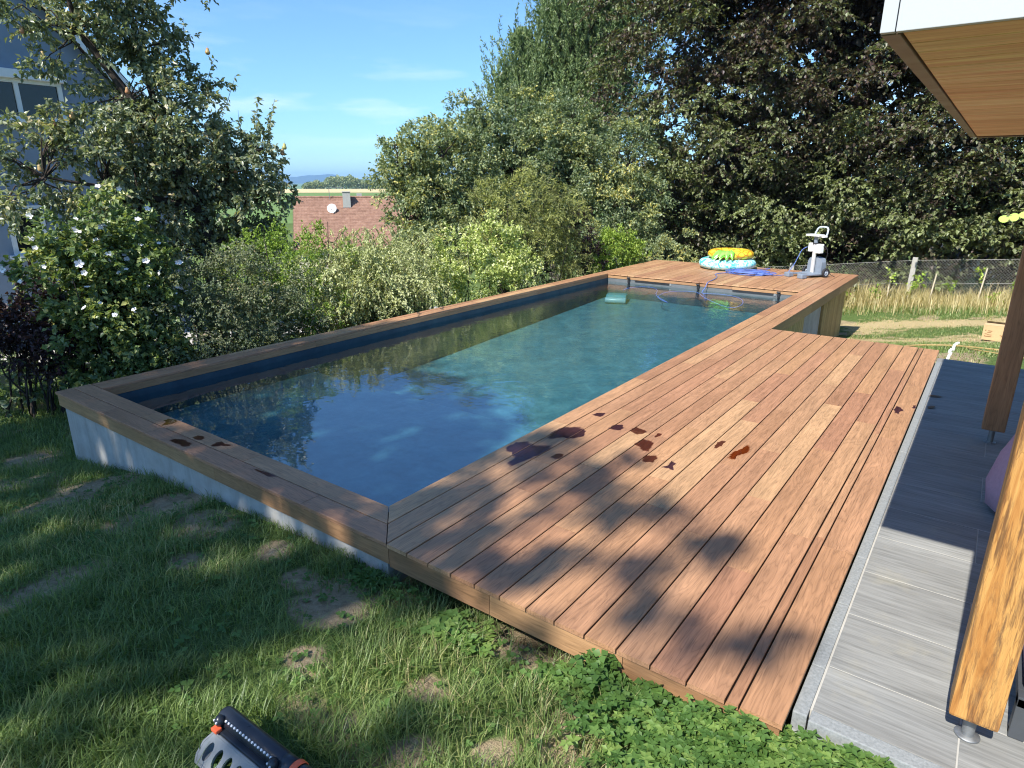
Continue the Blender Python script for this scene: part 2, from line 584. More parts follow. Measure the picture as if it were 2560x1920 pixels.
BARE = [(.27,-.63,.16),(.82,-.42,.10),(-1.69,-.45,.22),(-1.13,-.5,.25),(1.24,-1.03,.13),(1.42,-.86,.10),(-4.33,-.4,.3),(-.45,-.45,.15),(-.78,-.8,.13),(.5,-.95,.12),(1.0,-.75,.1),(-.1,-.55,.12)]
def bare(x, y):
    b = np.zeros(np.broadcast(x, y).shape)
    for (cx, cy, r) in BARE:
        d = np.hypot(np.asarray(x) - cx, (np.asarray(y) - cy) * 1.25) / (r * .78)
        b = np.maximum(b, np.clip(1.6 - d, 0, 1))
    return np.clip(b * (0.45 + 0.9 * vnoise(x, y, 9, 3)) + np.clip((vnoise(x, y, 2.2, 5) - .62) * 3.2, 0, .7), 0, 1)

def ground_mat():
    t = NT('lawn_soil')
    at = t.n('ShaderNodeAttribute', attribute_name='bare')
    dry = t.n('ShaderNodeAttribute', attribute_name='dry')
    n1 = t.noise(t.coords(), 26.0, 8.0, 0.7)
    n2 = t.noise(t.coords(), 5.0, 6.0, 0.65)
    n3 = t.noise(t.coords(), 140.0, 3.0, 0.6)
    green = t.ramp(n1, [(0.3, (0.06, 0.095, 0.025)), (0.7, (0.14, 0.20, 0.06))])
    soil = t.ramp(n1, [(0.3, (0.19, 0.145, 0.09)), (0.5, (0.34, 0.26, 0.155)), (0.72, (0.46, 0.37, 0.24))])
    straw = t.ramp(n3, [(0.3, (0.36, 0.27, 0.13)), (0.7, (0.56, 0.45, 0.25))])
    f = t.math('ADD', at.outputs['Fac'], t.math('SUBTRACT', n2, 0.5))
    c = t.mix(t.ramp(f, [(0.25, 0.0), (0.5, 1.0)]), green, soil)
    f2 = t.math('ADD', dry.outputs['Fac'], t.math('MULTIPLY', t.math('SUBTRACT', n2, 0.5), 1.5))
    c = t.mix(t.ramp(f2, [(0.35, 0.0), (0.6, 1.0)]), c, straw)
    return t.done(t.principled(c, 0.95, 0.1, t.math('ADD', n1, n3), 0.02, 0.7))
M_GROUND = ground_mat()

def drymask(x, y):
    """straw-coloured strips of the lawn beyond the deck"""
    far = np.clip((y - 7.0) / 3.0, 0, 1) * np.clip((x + 0.5) / 1.0, 0, 1)
    yy = y - 0.13 * (x - 1.5) + 0.5 * (vnoise(x, y, .9, 8) - .5)
    band = 0.9 * np.exp(-((yy - 13.6) / .55) ** 2) + 0.95 * np.exp(-((yy - 11.2) / .75) ** 2) + 0.45 * np.exp(-((yy - 8.9) / .35) ** 2)
    return np.clip(far * (band + .55 * (vnoise(x, y, 1.7, 4) - .35)), 0, 1)

def make_lawn():
    xs = np.concatenate([np.arange(-10, -4.5, .4), np.arange(-4.5, 3.4, .06), np.arange(3.4, 9.01, .3)])
    ys = np.concatenate([np.arange(-9, -3.2, .4), np.arange(-3.2, .2, .06), np.arange(.2, 17, .16), np.arange(17, 21.01, .4)])
    X, Y = np.meshgrid(xs, ys)
    B = bare(X, Y)
    Z = gz(X, Y) + (vnoise(X, Y, 2.5, 1) - .5) * .035 + (vnoise(X, Y, 8, 2) - .5) * .018
    under = (X > -3.85) & (X < 2.25) & (Y > -.2) & (Y < 12.1) & ((X < .28) | (Y < 6.1))
    Z = np.where(under, np.minimum(Z, -.3), Z)
    tile = (X > 2.2) & (Y > -.14) & (Y < 5.85)
    Z = np.where(tile, np.minimum(Z, -.2), Z)
    nx, ny = len(xs), len(ys)
    idx = np.arange(nx * ny).reshape(ny, nx)
    q = np.stack([idx[:-1, :-1], idx[:-1, 1:], idx[1:, 1:], idx[1:, :-1]], -1)
    cx = (X[:-1, :-1] + X[1:, 1:]) / 2; cy = (Y[:-1, :-1] + Y[1:, 1:]) / 2
    hole = (cx > -3.80) & (cx < .2) & (cy > -.15) & (cy < 12.05)
    q = q[~hole].reshape(-1, 4)
    me = face_mesh('lawn', np.stack([X, Y, Z], -1), q, True, {'bare': B.ravel(), 'dry': drymask(X, Y).ravel()})
    o = link('lawn', me, M_GROUND)
    tag(o, 'patchy garden lawn sloping down around the raised pool', kind='structure')
make_lawn()

def field_mat(name, a, b, sc):
    t = NT(name)
    n1 = t.noise(t.coords((1, 1, 1)), sc, 6.0, 0.6)
    return t.done(t.principled(t.ramp(n1, [(0.3, a), (0.7, b)]), 1.0, 0.05))
M_MEADOW = field_mat('meadow_grass', (0.08, 0.12, 0.03), (0.15, 0.19, 0.06), 0.05)
M_CROP = field_mat('green_crop', (0.12, 0.19, 0.055), (0.17, 0.24, 0.08), 0.02)
M_WHEAT = field_mat('ripe_wheat', (0.50, 0.39, 0.19), (0.62, 0.50, 0.27), 0.012)
M_HILL = field_mat('forested_hill', (0.035, 0.06, 0.03), (0.05, 0.075, 0.04), 0.002)

PR = [(0, -1.2), (20, -1.75), (60, -9), (200, -9.5), (340, -8.2), (480, -6.0), (700, -5.9), (780, -7.5), (1500, -22), (9000, -30)]
def far_z(r):
    return np.interp(r, [p[0] for p in PR], [p[1] for p in PR])

def annulus(name, rs, a0, a1, na, m, hole=False, dz=0.0, z=None, rfun=None):
    az = np.radians(np.linspace(a0, a1, na))
    V, F = [], []
    for i, r in enumerate(rs):
        rr = np.full(na, r) if rfun is None else rfun(r, az)
        x = 2.5 + rr * np.sin(az); y = -2.24 + rr * np.cos(az)
        zz = far_z(rr) + dz
        V.append(np.stack([x, y, zz], -1))
    V = np.concatenate(V)
    for i in range(len(rs) - 1):
        for j in range(na - 1):
            F.append((i * na + j, i * na + j + 1, (i + 1) * na + j + 1, (i + 1) * na + j))
    return tag(link(name, face_mesh(name, V, F, True), m), kind='structure')

# meadow: from just inside the garden edge outwards, dropping away under the garden
def make_meadow():
    az = np.radians(np.linspace(-180, 180, 97))
    rs = [9.0, 14, 20, 30, 45, 60, 90, 140, 200, 300]
    V, F = [], []
    for r in rs:
        x = -0.5 + r * np.sin(az) * 1.02; y = 6 + r * np.cos(az) * 1.25
        near = gz(x, y) - .25
        inside = (x > -10) & (x < 9) & (y > -9) & (y < 21)
        w = np.clip((r - 17) / 25, 0, 1)
        zz = near * (1 - w) + far_z(np.hypot(x - 2.5, y + 2.24)) * w
        zz = np.where(inside, near - .9, zz)
        V.append(np.stack([x, y, zz], -1))
    n = len(az)
    for i in range(len(rs) - 1):
        for j in range(n - 1):
            F.append((i * n + j, i * n + j + 1, (i + 1) * n + j + 1, (i + 1) * n + j))
    tag(link('meadow', face_mesh('meadow', np.concatenate(V), F, True), M_MEADOW), 'grassy slope falling away below the garden', kind='structure')
make_meadow()
wedge = lambda r, az: r + 60 * np.sin(az * 3.0 + .6)
tag(annulus('green_field', [180, 260, 340, 420, 486], -180, 180, 121, M_CROP, dz=.05), 'green crop field beyond the tiled house')
tag(annulus('wheat_field', [480, 560, 640, 705], -180, 180, 121, M_WHEAT, dz=.08), 'strip of ripe pale wheat below the wood')
tag(annulus('plain', [698, 780, 1500, 4000, 9500], -180, 180, 121, M_CROP), 'farmland plain stretching to the hills')

def make_mountains():
    prof = [(-180, .004), (-120, .0065), (-90, .007), (-72, .0065), (-60, .006), (-56, .0058), (-53.9, .0053), (-53.38, .0074), (-52.75, .0078), (-52.25, .0077), (-51.47, .0092), (-50.84, .0083),
            (-50.2, .0052), (-49.35, .0018), (-48.91, .0030), (-48.03, .0026), (-47.2, .0012), (-44, .0025), (-30, .0035), (0, .0025), (90, .004), (180, .004)]
    az = np.linspace(-180, 180, 721)
    sl = np.interp(az, [p[0] for p in prof], [p[1] for p in prof])
    sl = sl + .0004 * (vnoise(az, az * 0, 1.7, 2) - .5) + .0002 * (vnoise(az, az * 0, 6, 3) - .5)
    a = np.radians(az)
    V = []
    for r, k in ((8600, 0.0), (8900, .55), (9200, 1.0), (9900, .3)):
        h = 1.76 + sl * 9200
        z = -32 + (h + 32) * k
        V.append(np.stack([2.5 + r * np.sin(a), -2.24 + r * np.cos(a), z], -1))
    n = len(a)
    F = [(i * n + j, i * n + j + 1, (i + 1) * n + j + 1, (i + 1) * n + j) for i in range(3) for j in range(n - 1)]
    tag(link('mountains', face_mesh('mountains', np.concatenate(V), F, True), M_HILL), 'low blue mountain ridge on the horizon', kind='structure')
make_mountains()

# ------------------------------------------------------------------ planks
PW = 0.145            # plank pitch
GAP = 0.0068
PT = 0.021
_pc = {}
def plank_mesh(w, L, t=PT, s0=0.0, s1=0.0, ch=0.0025):
    """plank along local +Y from 0 to L, centred on local X; ends skewed by s*x"""
    key = (round(w, 4), round(L, 3), round(t, 4), s0, s1)
    if key in _pc: return _pc[key]
    h = w / 2
    prof = [(-h, -t), (h, -t), (h, -ch), (h - ch, 0), (-h + ch, 0), (-h, -ch)]
    V = [(x, s0 * x, z) for x, z in prof] + [(x, L + s1 * x, z) for x, z in prof]
    n = 6
    F = [tuple(range(n)), tuple(range(2 * n - 1, n - 1, -1))] + [(i, n + i, n + (i + 1) % n, (i + 1) % n) for i in range(n)]
    me = bpy.data.meshes.new('plank')
    me.from_pydata(V, [], F)
    me.update()
    _pc[key] = me
    return me


def lay(parent, m, xc, y0, y1, w, z=0.0, s0=0.0, s1=0.0, along='Y', name='plank', t=PT, cuts=None, lo=1.0, hi=2.5):
    """a run of planks end to end along world Y (or X), cut at random joints"""
    if cuts is None:
        cuts, p = [], y0
        first = True
        while True:
            p += random.uniform(lo * (.5 if first else 1), hi)
            first = False
            if p > y1 - lo * .45: break
            cuts.append(p)
    ends = [y0] + list(cuts) + [y1]
    for i in range(len(ends) - 1):
        a, b = ends[i], ends[i + 1]
        g0 = 0.0 if i == 0 else 0.0012
        g1 = 0.0 if i == len(ends) - 2 else 0.0012
        me = plank_mesh(w, b - a - g0 - g1, t, s0 if i == 0 else 0.0, s1 if i == len(ends) - 2 else 0.0)
        dz = z + random.uniform(-.0008, .0008)
        if along == 'Y':
            link(name, me, m, parent, (xc, a + g0, dz))
        else:      # local Y -> world X, local X -> world -Y
            link(name, me, m, parent, (a + g0, xc, dz), (0, 0, -PI / 2))

# ---- pool
XL, YF = -3.655, 9.42       # inner left edge, inner far edge
XO = -3.875                 # outer left edge
YE = 12.21                  # far end of the decking
WZ = -0.152                 # water level
pool = thing('swimming_pool', 'long raised swimming pool with dark liner and hardwood coping', 'pool', (-1.8, 4.7, 0))
pool.location = (0, 0, 0)

FL = -0.74
def shell():
    # floor and inner walls (liner); a shallow ledge across the near end and two steps down
    mb = MB()
    mb.add([(XL, 0, FL), (0, 0, FL), (0, 2.9, FL), (XL, 2.9, FL), (0, YF, -.46), (XL, YF, -.46)], [(0, 1, 2, 3), (3, 2, 4, 5)])
    mb.add([(XL, 0, FL - .05), (0, 0, FL - .05), (0, YF, FL - .05), (XL, YF, FL - .05)], [(3, 2, 1, 0)])
    mb.build('floor_liner', M_LINER, pool)
    mb = MB()
    mb.box(XL - .06, XL, -.06, YF + .06, FL - .05, -.090)
    mb.box(0, .06, -.06, YF + .06, FL - .05, -.090)
    mb.box(XL, 0, -.06, 0, FL - .05, -.090)
    mb.box(XL, 0, YF, YF + .06, FL - .05, -.090)
    mb.build('wall_liner', M_LINERSHADE, pool)
    mb = MB()
    mb.box(XL + .002, -.002, .002, 2.25, FL + .002, -.37, .02)
    mb.build('shallow_ledge', M_LINER, pool)
    mb = MB()
    mb.box(-.80, -.003, 2.252, 2.55, FL + .003, -.48, .02)
    mb.build('step', M_LINER, pool)
    mb = MB()
    mb.box(-.80, -.003, 2.552, 2.85, FL + .003, -.60, .02)
    mb.build('step', M_LINER, pool)
    # concrete body seen below the fascia
    mb = MB()
    mb.box(XO + .05, .25, -.25, -.07, -1.4, -.03)
    mb.build('front_wall', M_CONC, pool)
    mb = MB()
    mb.box(XO + .05, XL - .07, -.068, 12.1, -1.9, -.03)
    mb.build('side_wall', M_CONC, pool)
    mb = MB()
    mb.box(XL - .06, .2, 12.05, 12.12, -2.0, -.03)
    mb.build('end_wall', M_CONC, pool)
    # right wall: concrete panel, then slatted pine door with dark gap
    mb = MB()
    mb.box(.07, .20, -.06, 12.04, -1.6, -.03)
    mb.build('core_wall', M_CONC, pool)
    mb = MB()
    mb.box(.202, .235, 8.85, 10.05, -1.5, -.06, .004)
    mb.build('concrete_panel', M_CONC, pool)
    y = 10.13
    i = 0
    while y < 12.08:
        mb = MB()
        d = random.uniform(-.003, .003)
        mb.box(-.0275, .0275, -.012, .012, -.0, 1.30, .003)
        mb.build('slat', M_CLAD, pool, (.235, y + .027, -1.38))
        y += .062
    y = 6.12
    while y < 8.82:
        mb = MB()
        mb.box(-.012, .012, -.055, .055, 0, 1.15, .003)
        mb.build('slat', M_CLAD, pool, (.222, y + .056, -1.2))
        y += .117
shell()
wat = MB()
wat.add([(XL + .001, .001, WZ), (-.001, .001, WZ), (-.001, YF - .001, WZ), (XL + .001, YF - .001, WZ)], [(0, 1, 2, 3)])
w_o = wat.build('water', M_WATER)
tag(w_o, 'calm blue water filling the pool', kind='structure')

PWN = PW - GAP
# front coping: two planks with a mitre at the right
hx = PWN / 2
lay(pool, M_DECK, -PW / 2, XO, PW / 2, PWN, along='X', s1=1.0, cuts=[-2.62, -1.22])
lay(pool, M_DECK, -PW * 1.5, XO, PW * 1.5, PWN, along='X', s1=1.0, cuts=[-2.98, -2.25, -.42])
# right coping: columns 0,1 mitred, column 2 square; run the whole length
for i in range(3):
    xc = (i + .5) * PW
    y0 = -xc + .007 if i < 2 else -2 * PW
    lay(pool, M_DECK, xc, y0, YE, PWN, s0=-1.0 if i < 2 else 0.0, lo=1.0, hi=2.3)
# left coping: one plank and a narrower strip
lay(pool, M_DECK, XL - .0725, .003, YE, PWN, lo=1.2, hi=2.4)
lay(pool, M_DECK, XL - .185, .003, YE, .07, lo=1.0, hi=2.2)
# far deck over the cover box
n_far = 25
pf = -XL / n_far
for i in range(n_far):
    xc = XL + (i + .5) * pf
    lay(pool, M_DECK, xc, YF - .03, YE, pf - GAP, cuts=[random.uniform(10.2, 11.6)] if random.random() < .75 else [])
# fascia boards
def fascia(parent, x0, x1, y0, y1, z0, z1, cuts, along, t=.02, name='fascia_board'):
    lo_, hi_ = (x0, x1) if along == 'X' else (y0, y1)
    ends = [lo_] + cuts + [hi_]
    for a, b in zip(ends[:-1], ends[1:]):
        mb = MB()
        L = b - a - .002
        # local Y along the board for the grain
        mb.box(-t / 2, t / 2, 0, L, z0, z1, .002)
        if along == 'X':
            mb.build(name, M_FASCIA, parent, (a + .001, (y0 + y1) / 2, 0), (0, 0, -PI / 2))
        else:
            mb.build(name, M_FASCIA, parent, ((x0 + x1) / 2, a + .001, 0))
fascia(pool, XO + .015, .29, -.268, -.268, -.125, -.030, [-2.9, -1.35], 'X')
fascia(pool, XL - .010, XL - .010, .02, YF, -.088, -.024, [2.3, 4.6, 6.9], 'Y')
fascia(pool, XL, 0, -.012, -.012, -.088, -.024, [-1.9], 'X')
fascia(pool, .010, .010, .02, YF, -.088, -.024, [2.2, 4.7, 7.1], 'Y')
fascia(pool, XL + .01, -.01, YF - .012, YF - .012, -.082, -.036, [-2.45, -1.15], 'X')
fascia(pool, .422, .422, 6.08, YE - .01, -.15, -.024, [8.3, 10.4], 'Y')
fascia(pool, XO + .01, .41, YE - .02, YE - .02, -.15, -.024, [-2.5, -1.0], 'X')
fascia(pool, XO + .015, XO + .015, -.25, YE - .04, -.13, -.024, [2.1, 4.3, 6.7, 9.2], 'Y')
# joists under the planks, dark in the joints
mb = MB()
mb.box(XO + .03, .28, -.255, -.02, -.06, -.0235)
mb.box(.03, .40, -.02, YE - .03, -.06, -.0235)
mb.box(XO + .03, XL - .03, -.02, YE - .03, -.06, -.0235)
mb.box(XL - .02, .02, YF + .01, YE - .03, -.06, -.0235)
mb.build('joist', M_JOIST, pool)
# far wall fittings: cover slots and black brackets
M_SLOTGREY = plain('grey_liner_rail', (0.10, 0.11, 0.115), 0.5, 0.4)
mb = MB()
mb.box(XL + .01, -.01, YF - .012, YF - .003, -.21, -.086)
mb.build('liner_rail', M_SLOTGREY, pool)
for (a, b) in ((-3.05, -2.34), (-1.14, -.43)):
    mb = MB()
    mb.box(a, b, YF - .026, YF - .013, -.118, -.088, .003)
    mb.build('cover_slot', M_BLACK, pool)
    mb = MB()
    mb.box(b + .005, b + .04, YF - .024, YF - .013, -.125, -.085, .003)
    mb.build('slot_cap', M_ZINC, pool)
for x in (-3.18, -1.77, -.34):
    mb = MB()
    mb.box(x - .022, x + .022, YF - .05, YF - .024, -.14, -.045, .006)
    mb.tube([(x - .03, YF - .055, -.05), (x + .03, YF - .055, -.05)], .016, 8)
    mb.tube([(x, YF - .045, -.13), (x, YF - .045, -.26)], .012, 8)
    mb.build('cover_bracket', M_BLACK, pool)

# ---- wooden deck beside the pool
XR, YD = 2.228, 6.08
deck = thing('wooden_deck', 'broad hardwood plank deck with dappled shade beside the pool', 'deck', (0, 0, 0))
DECKCUTS = {3: [.62, 2.4, 4.3], 4: [1.15, 1.9, 3.6, 5.0], 5: [1.9, 3.3], 6: [.38, 2.2, 4.6], 7: [1.25, 3.1, 4.1], 8: [.9, 2.6, 5.2], 9: [1.7, 3.0, 4.5], 10: [.75, 2.1, 4.0, 5.3], 11: [1.35, 3.4], 12: [.55, 2.35, 3.9], 13: [1.05, 1.55, 3.1, 4.9]}
for i in range(3, 14):
    lay(deck, M_DECK, (i + .5) * PW, -2 * PW, YD, PWN, cuts=DECKCUTS[i])
lay(deck, M_DECK, 2.055, -2 * PW, YD, .041, cuts=[1.1, 2.9, 4.6])
lay(deck, M_DECK, 2.154, -2 * PW, YD, .143, cuts=[1.02, 2.85, 4.4])
fascia(deck, .292, XR - .01, -.268, -.268, -.138, -.030, [.95, 1.62], 'X')
fascia(deck, .44, XR - .02, YD - .012, YD - .012, -.16, -.0235, [1.3], 'X')
mb = MB()
mb.box(.40, XR - .03, -.255, YD - .03, -.06, -.0235)
for k in range(9):
    y = -.1 + k * .75
    mb.box(.45, XR - .04, y, y + .06, -.16, -.0605)
mb.build('joist', M_JOIST, deck)

# ---- terrace of wood-look tiles with granite edging
TZ = -0.03
terr = thing('tiled_terrace', 'narrow terrace of grey wood-look tiles between deck and posts', 'terrace', (0, 0, 0))
mb = MB()
mb.box(2.245, 6.2, -.12, 5.80, -.30, TZ - .0016)
mb.build('tile_bed', M_GROUT, terr)
yb = [-.122, .154, .552, .95, 1.35, 1.75, 2.15, 2.55, 2.95, 3.35, 3.75, 4.15, 4.55, 4.95, 5.35, 5.62]
for r in range(len(yb) - 1):
    xj = [2.285] + ([2.715, 3.92, 5.1] if r % 2 == 0 else [3.32, 4.52, 5.7]) + [6.2]
    if r == len(yb) - 2: xj = [2.285, 6.2]
    for a, b in zip(xj[:-1], xj[1:]):
        mb = MB()
        mb.box(a + .0026, b - .0026, yb[r] + .0026, yb[r + 1] - .0026, TZ - .02, TZ, .0015)
        mb.build('tile', M_TILE, terr)
for k, (a, b) in enumerate([(-.17, .12), (.12, .60), (.60, 1.06), (1.06, 1.9), (1.9, 2.7), (2.7, 3.5), (3.5, 4.3), (4.3, 5.0), (5.0, 5.62)]):
    mb = MB()
    mb.box(2.2315, 2.280, a + .001, b - .001, -.20, TZ + .005, .005)
    mb.build('kerb_stone', M_GRANITE, terr)
for a, b in ((2.286, 2.95), (2.95, 3.7), (3.7, 4.6), (4.6, 6.2)):
    mb = MB()
    mb.box(a + .001, b - .001, -.185, -.126, -.11, TZ + .006, .004)
    mb.build('kerb_stone', M_GRANITE, terr)
mb = MB()
mb.box(2.2315, 6.2, 5.624, 5.82, -.30, TZ + .001, .004)
mb.build('end_border', M_TILE, terr)
mb = MB()
mb.box(2.21, 6.2, -.27, -.187, -.45, -.075, .01)
mb.build('cement_haunch', M_APRON, terr)

# ---- terrace roof on two rough posts
roof = thing('terrace_roof', 'overhanging flat roof with white fascia and larch soffit on rough posts', 'roof', (0, 0, 0))
RZ = 2.07
RX0, RX1, RY0, RY1 = 2.229, 6.0, -.47, 3.76
y = RY0 + .012
k = 0
while y < RY1 - .08:
    b = min(y + .142, RY1 - .058)
    mb = MB()
    mb.box(RX0 + .040, RX1, y + .003, b - .003, RZ + .004, RZ + .022, .003)
    mb.build('soffit_board', M_SOFFIT, roof)
    y = b
for a, b in ((RY0 + .001, 1.0), (1.0, 2.2), (2.2, 3.0), (3.0, RY1)):
    mb = MB()
    mb.box(RX0, RX0 + .036, a + .002, b - .002, RZ, RZ + .02, .002)
    mb.box(RX0, RX0 + .012, a + .002, b - .002, RZ + .02, RZ + .42)
    mb.build('edge_trim', M_BROWNTRIM, roof)
mb = MB()
mb.box(RX0 + .038, RX1, RY1 - .055, RY1, RZ - .004, RZ + .03, .002)
mb.box(RX0 + .038, RX1, RY1 - .012, RY1, RZ + .03, RZ + .42)
mb.build('edge_trim', M_BROWNTRIM, roof)
for a, b in ((RX0, RX0 + .029), (RX0 + .031, 4.0), (4.003, RX1)):
    mb = MB()
    mb.box(a, b, RY0 - .022, RY0 - .002, RZ + .002, RZ + .46, .0015)
    mb.build('fascia_panel', M_WHITE, roof)
mb = MB()
mb.box(RX0 + .014, RX1, RY0, RY1 - .014, RZ + .024, RZ + .44)
mb.build('roof_slab', M_JOIST, roof)
for yp in (-.004, 3.205):
    mb = MB()
    mb.box(-.0685, .0685, 0, .14, 0, RZ - .082, .011)
    p = mb.build('post', M_POST if yp < 1 else wood('post_wood', [(0.30, 0.17, 0.085), (0.32, 0.18, 0.09)], .45, .25, .6, .25, axis='Z'), roof, (2.735, yp, .08))
    mb = MB()
    mb.tube([(0, .08, -.1095), (0, .08, .002)], .019, 14)
    mb.lathe([(0.0, -.103), (.036, -.103), (.038, -.106), (.038, -.1097), (0, -.1097)], 20, Matrix.Translation((0, .08, 0)))
    mb.build('post_foot', M_ZINC, p)
# house wall the roof comes from (beyond the frame)
mb = MB()
mb.box(6.0, 6.25, -.6, 8.0, -.3, RZ + .6)
mb.build('house_wall', plain('white_render', (0.72, 0.71, 0.68), .9, .1, 0, .05, 20), roof)
# ------------------------------------------------------------------ foliage tools
def unit(a):
    return a / np.maximum(np.linalg.norm(a, axis=-1, keepdims=True), 1e-9)


class Crown:
    """collects leaves, then builds one mesh of small folded leaves"""
    def __init__(self): self.P, self.A, self.N, self.L, self.W, self.T = [], [], [], [], [], []

    def put(self, P, A, N, L, W, T):
        n = len(P)
        self.P.append(P); self.A.append(unit(A)); self.N.append(N)
        self.L.append(np.broadcast_to(L, n)); self.W.append(np.broadcast_to(W, n)); self.T.append(np.broadcast_to(T, n))

    def count(self): return sum(len(p) for p in self.P)

    def build(self, name, m, parent=None, fold=.25, curl=.12, keep=None):
        P = np.concatenate(self.P); A = np.concatenate(self.A); N = np.concatenate(self.N)
        L = np.concatenate(self.L)[:, None]; W = np.concatenate(self.W)[:, None]; T = np.concatenate(self.T)
        if keep is not None:
            k = keep(P)
            P, A, N, L, W, T = P[k], A[k], N[k], L[k], W[k], T[k]
        N = unit(N - A * (N * A).sum(1, keepdims=True))
        S = np.cross(A, N)
        mid = P + A * L * .45
        v = np.stack([P, mid + S * W * .5 + N * W * fold, P + A * L - N * L * curl, mid - S * W * .5 + N * W * fold], 1)
        n = len(P)
        b = np.arange(n)[:, None] * 4
        F = np.concatenate([b + [0, 1, 2], b + [0, 2, 3]], 1).reshape(-1, 3)
        me = face_mesh(name, v.reshape(-1, 3), F, False, {'tone': np.repeat(T, 4)})
        return link(name, me, m, parent)


def rdir(n, up=0.0):
    d = unit(RNG.normal(size=(n, 3)))
    d[:, 2] += up
    return unit(d)


def sprays(cr, C, R, nt, nl, L, W, up=.3, flat=1.0, droop=.25, nup=1.2, tone=(0, 1), tl=1.0, lvar=.3, twig_paths=None, outward=None, ctone=.25):
    """for every cluster centre C (radius R): nt twigs with nl leaves each"""
    nc = len(C)
    R = np.broadcast_to(R, nc)
    n = nc * nt
    ci = np.repeat(np.arange(nc), nt)
    d = unit(RNG.normal(size=(n, 3)))
    d[:, 2] *= flat
    if outward is not None: d = d + outward[ci] * .8
    d[:, 2] += up
    d = unit(d)
    ln = R[ci] * RNG.uniform(.6, 1.15, n) * tl
    s = C[ci] + RNG.normal(size=(n, 3)) * (R[ci] * .18)[:, None]
    tt = RNG.uniform(.12, 1.0, (n, nl))
    ti = np.repeat(np.arange(n), nl)
    t = tt.ravel()
    P = s[ti] + d[ti] * (ln[ti] * t)[:, None]
    P[:, 2] -= droop * ln[ti] * t * t
    A = d[ti] * .55 + RNG.normal(size=(len(t), 3)) * .55
    A[:, 2] -= droop * 1.2
    N = RNG.normal(size=(len(t), 3)) * .55
    N[:, 2] += nup
    tw = RNG.uniform(-ctone, ctone, nc)[ci][ti]
    T = np.clip((tone[0] + tone[1]) / 2 + tw + RNG.uniform(-.5, .5, len(t)) * (tone[1] - tone[0]), 0, 1)
    sc = RNG.uniform(1 - lvar, 1 + lvar, len(t))
    cr.put(P, A, N, L * sc, W * sc, T)
    if twig_paths is not None:
        e = s + d * ln[:, None]
        m_ = s + d * (ln * .5)[:, None]
        m_[:, 2] -= droop * ln * .25
        e[:, 2] -= droop * ln
        twig_paths.append(np.stack([s, m_, e], 1))


def tubes(name, paths, r0, r1, m, parent, sides=4):
    """paths: (M, K, 3) -> tapering tubes as one mesh"""
    paths = np.asarray(paths, float)
    M_, K, _ = paths.shape
    T = np.gradient(paths, axis=1)
    T = unit(T)
    ref = np.where(np.abs(T[..., 2:3]) < .9, np.array([0, 0, 1.0]), np.array([1.0, 0, 0]))
    U = unit(np.cross(T, ref)); Vv = np.cross(T, U)
    r0 = np.broadcast_to(r0, M_); r1 = np.broadcast_to(r1, M_)
    rad = r0[:, None] + (r1 - r0)[:, None] * np.linspace(0, 1, K)[None]
    a = np.arange(sides) * 2 * PI / sides
    ring = U[:, :, None] * np.cos(a)[None, None, :, None] + Vv[:, :, None] * np.sin(a)[None, None, :, None]
    V = paths[:, :, None] + ring * rad[:, :, None, None]
    base = (np.arange(M_) * K * sides)[:, None, None]
    k = (np.arange(K - 1) * sides)[None, :, None]
    j = np.arange(sides)[None, None]; j2 = (j + 1) % sides
    F = np.stack([base + k + j, base + k + j2, base + k + sides + j2, base + k + sides + j], -1).reshape(-1, 4)
    o = link(name, face_mesh(name, V.reshape(-1, 3), F, True), m, parent)
    o['kind'] = 'stuff'
    return o


def bend(a, b, k=4, sag=.1, jit=.05):
    """a curved path from a to b"""
    a = np.asarray(a, float); b = np.asarray(b, float)
    t = np.linspace(0, 1, k)[:, None]
    p = a + (b - a) * t
    L = np.linalg.norm(b - a)
    p[:, 2] += np.sin(t[:, 0] * PI) * sag * L
    p[1:-1] += RNG.normal(size=(k - 2, 3)) * jit * L
    return p


def lobe_points(lobes, dens, shell=.45):
    C, O = [], []
    for (c, r) in lobes:
        r3 = np.array(r if hasattr(r, '__len__') else (r, r, r), float)
        n = max(2, int(dens * float(np.mean(r3)) ** 2))
        d = unit(RNG.normal(size=(n, 3)))
        rad = RNG.uniform(shell ** 2, 1, n) ** .5
        C.append(np.array(c) + d * r3 * rad[:, None]); O.append(d)
    return np.concatenate(C), np.concatenate(O)


def bark(name, a, b):
    t = NT(name)
    n1 = t.noise(t.coords((6, 6, 1.5)), 3.0, 6.0, .65, .5)
    return t.done(t.principled(t.ramp(n1, [(0.3, a), (0.7, b)]), .9, .1, n1, .02, .6))
M_BARK = bark('grey_bark', (0.05, 0.042, 0.034), (0.14, 0.12, 0.10))
M_DBARK = bark('dark_bark', (0.028, 0.022, 0.018), (0.08, 0.065, 0.055))

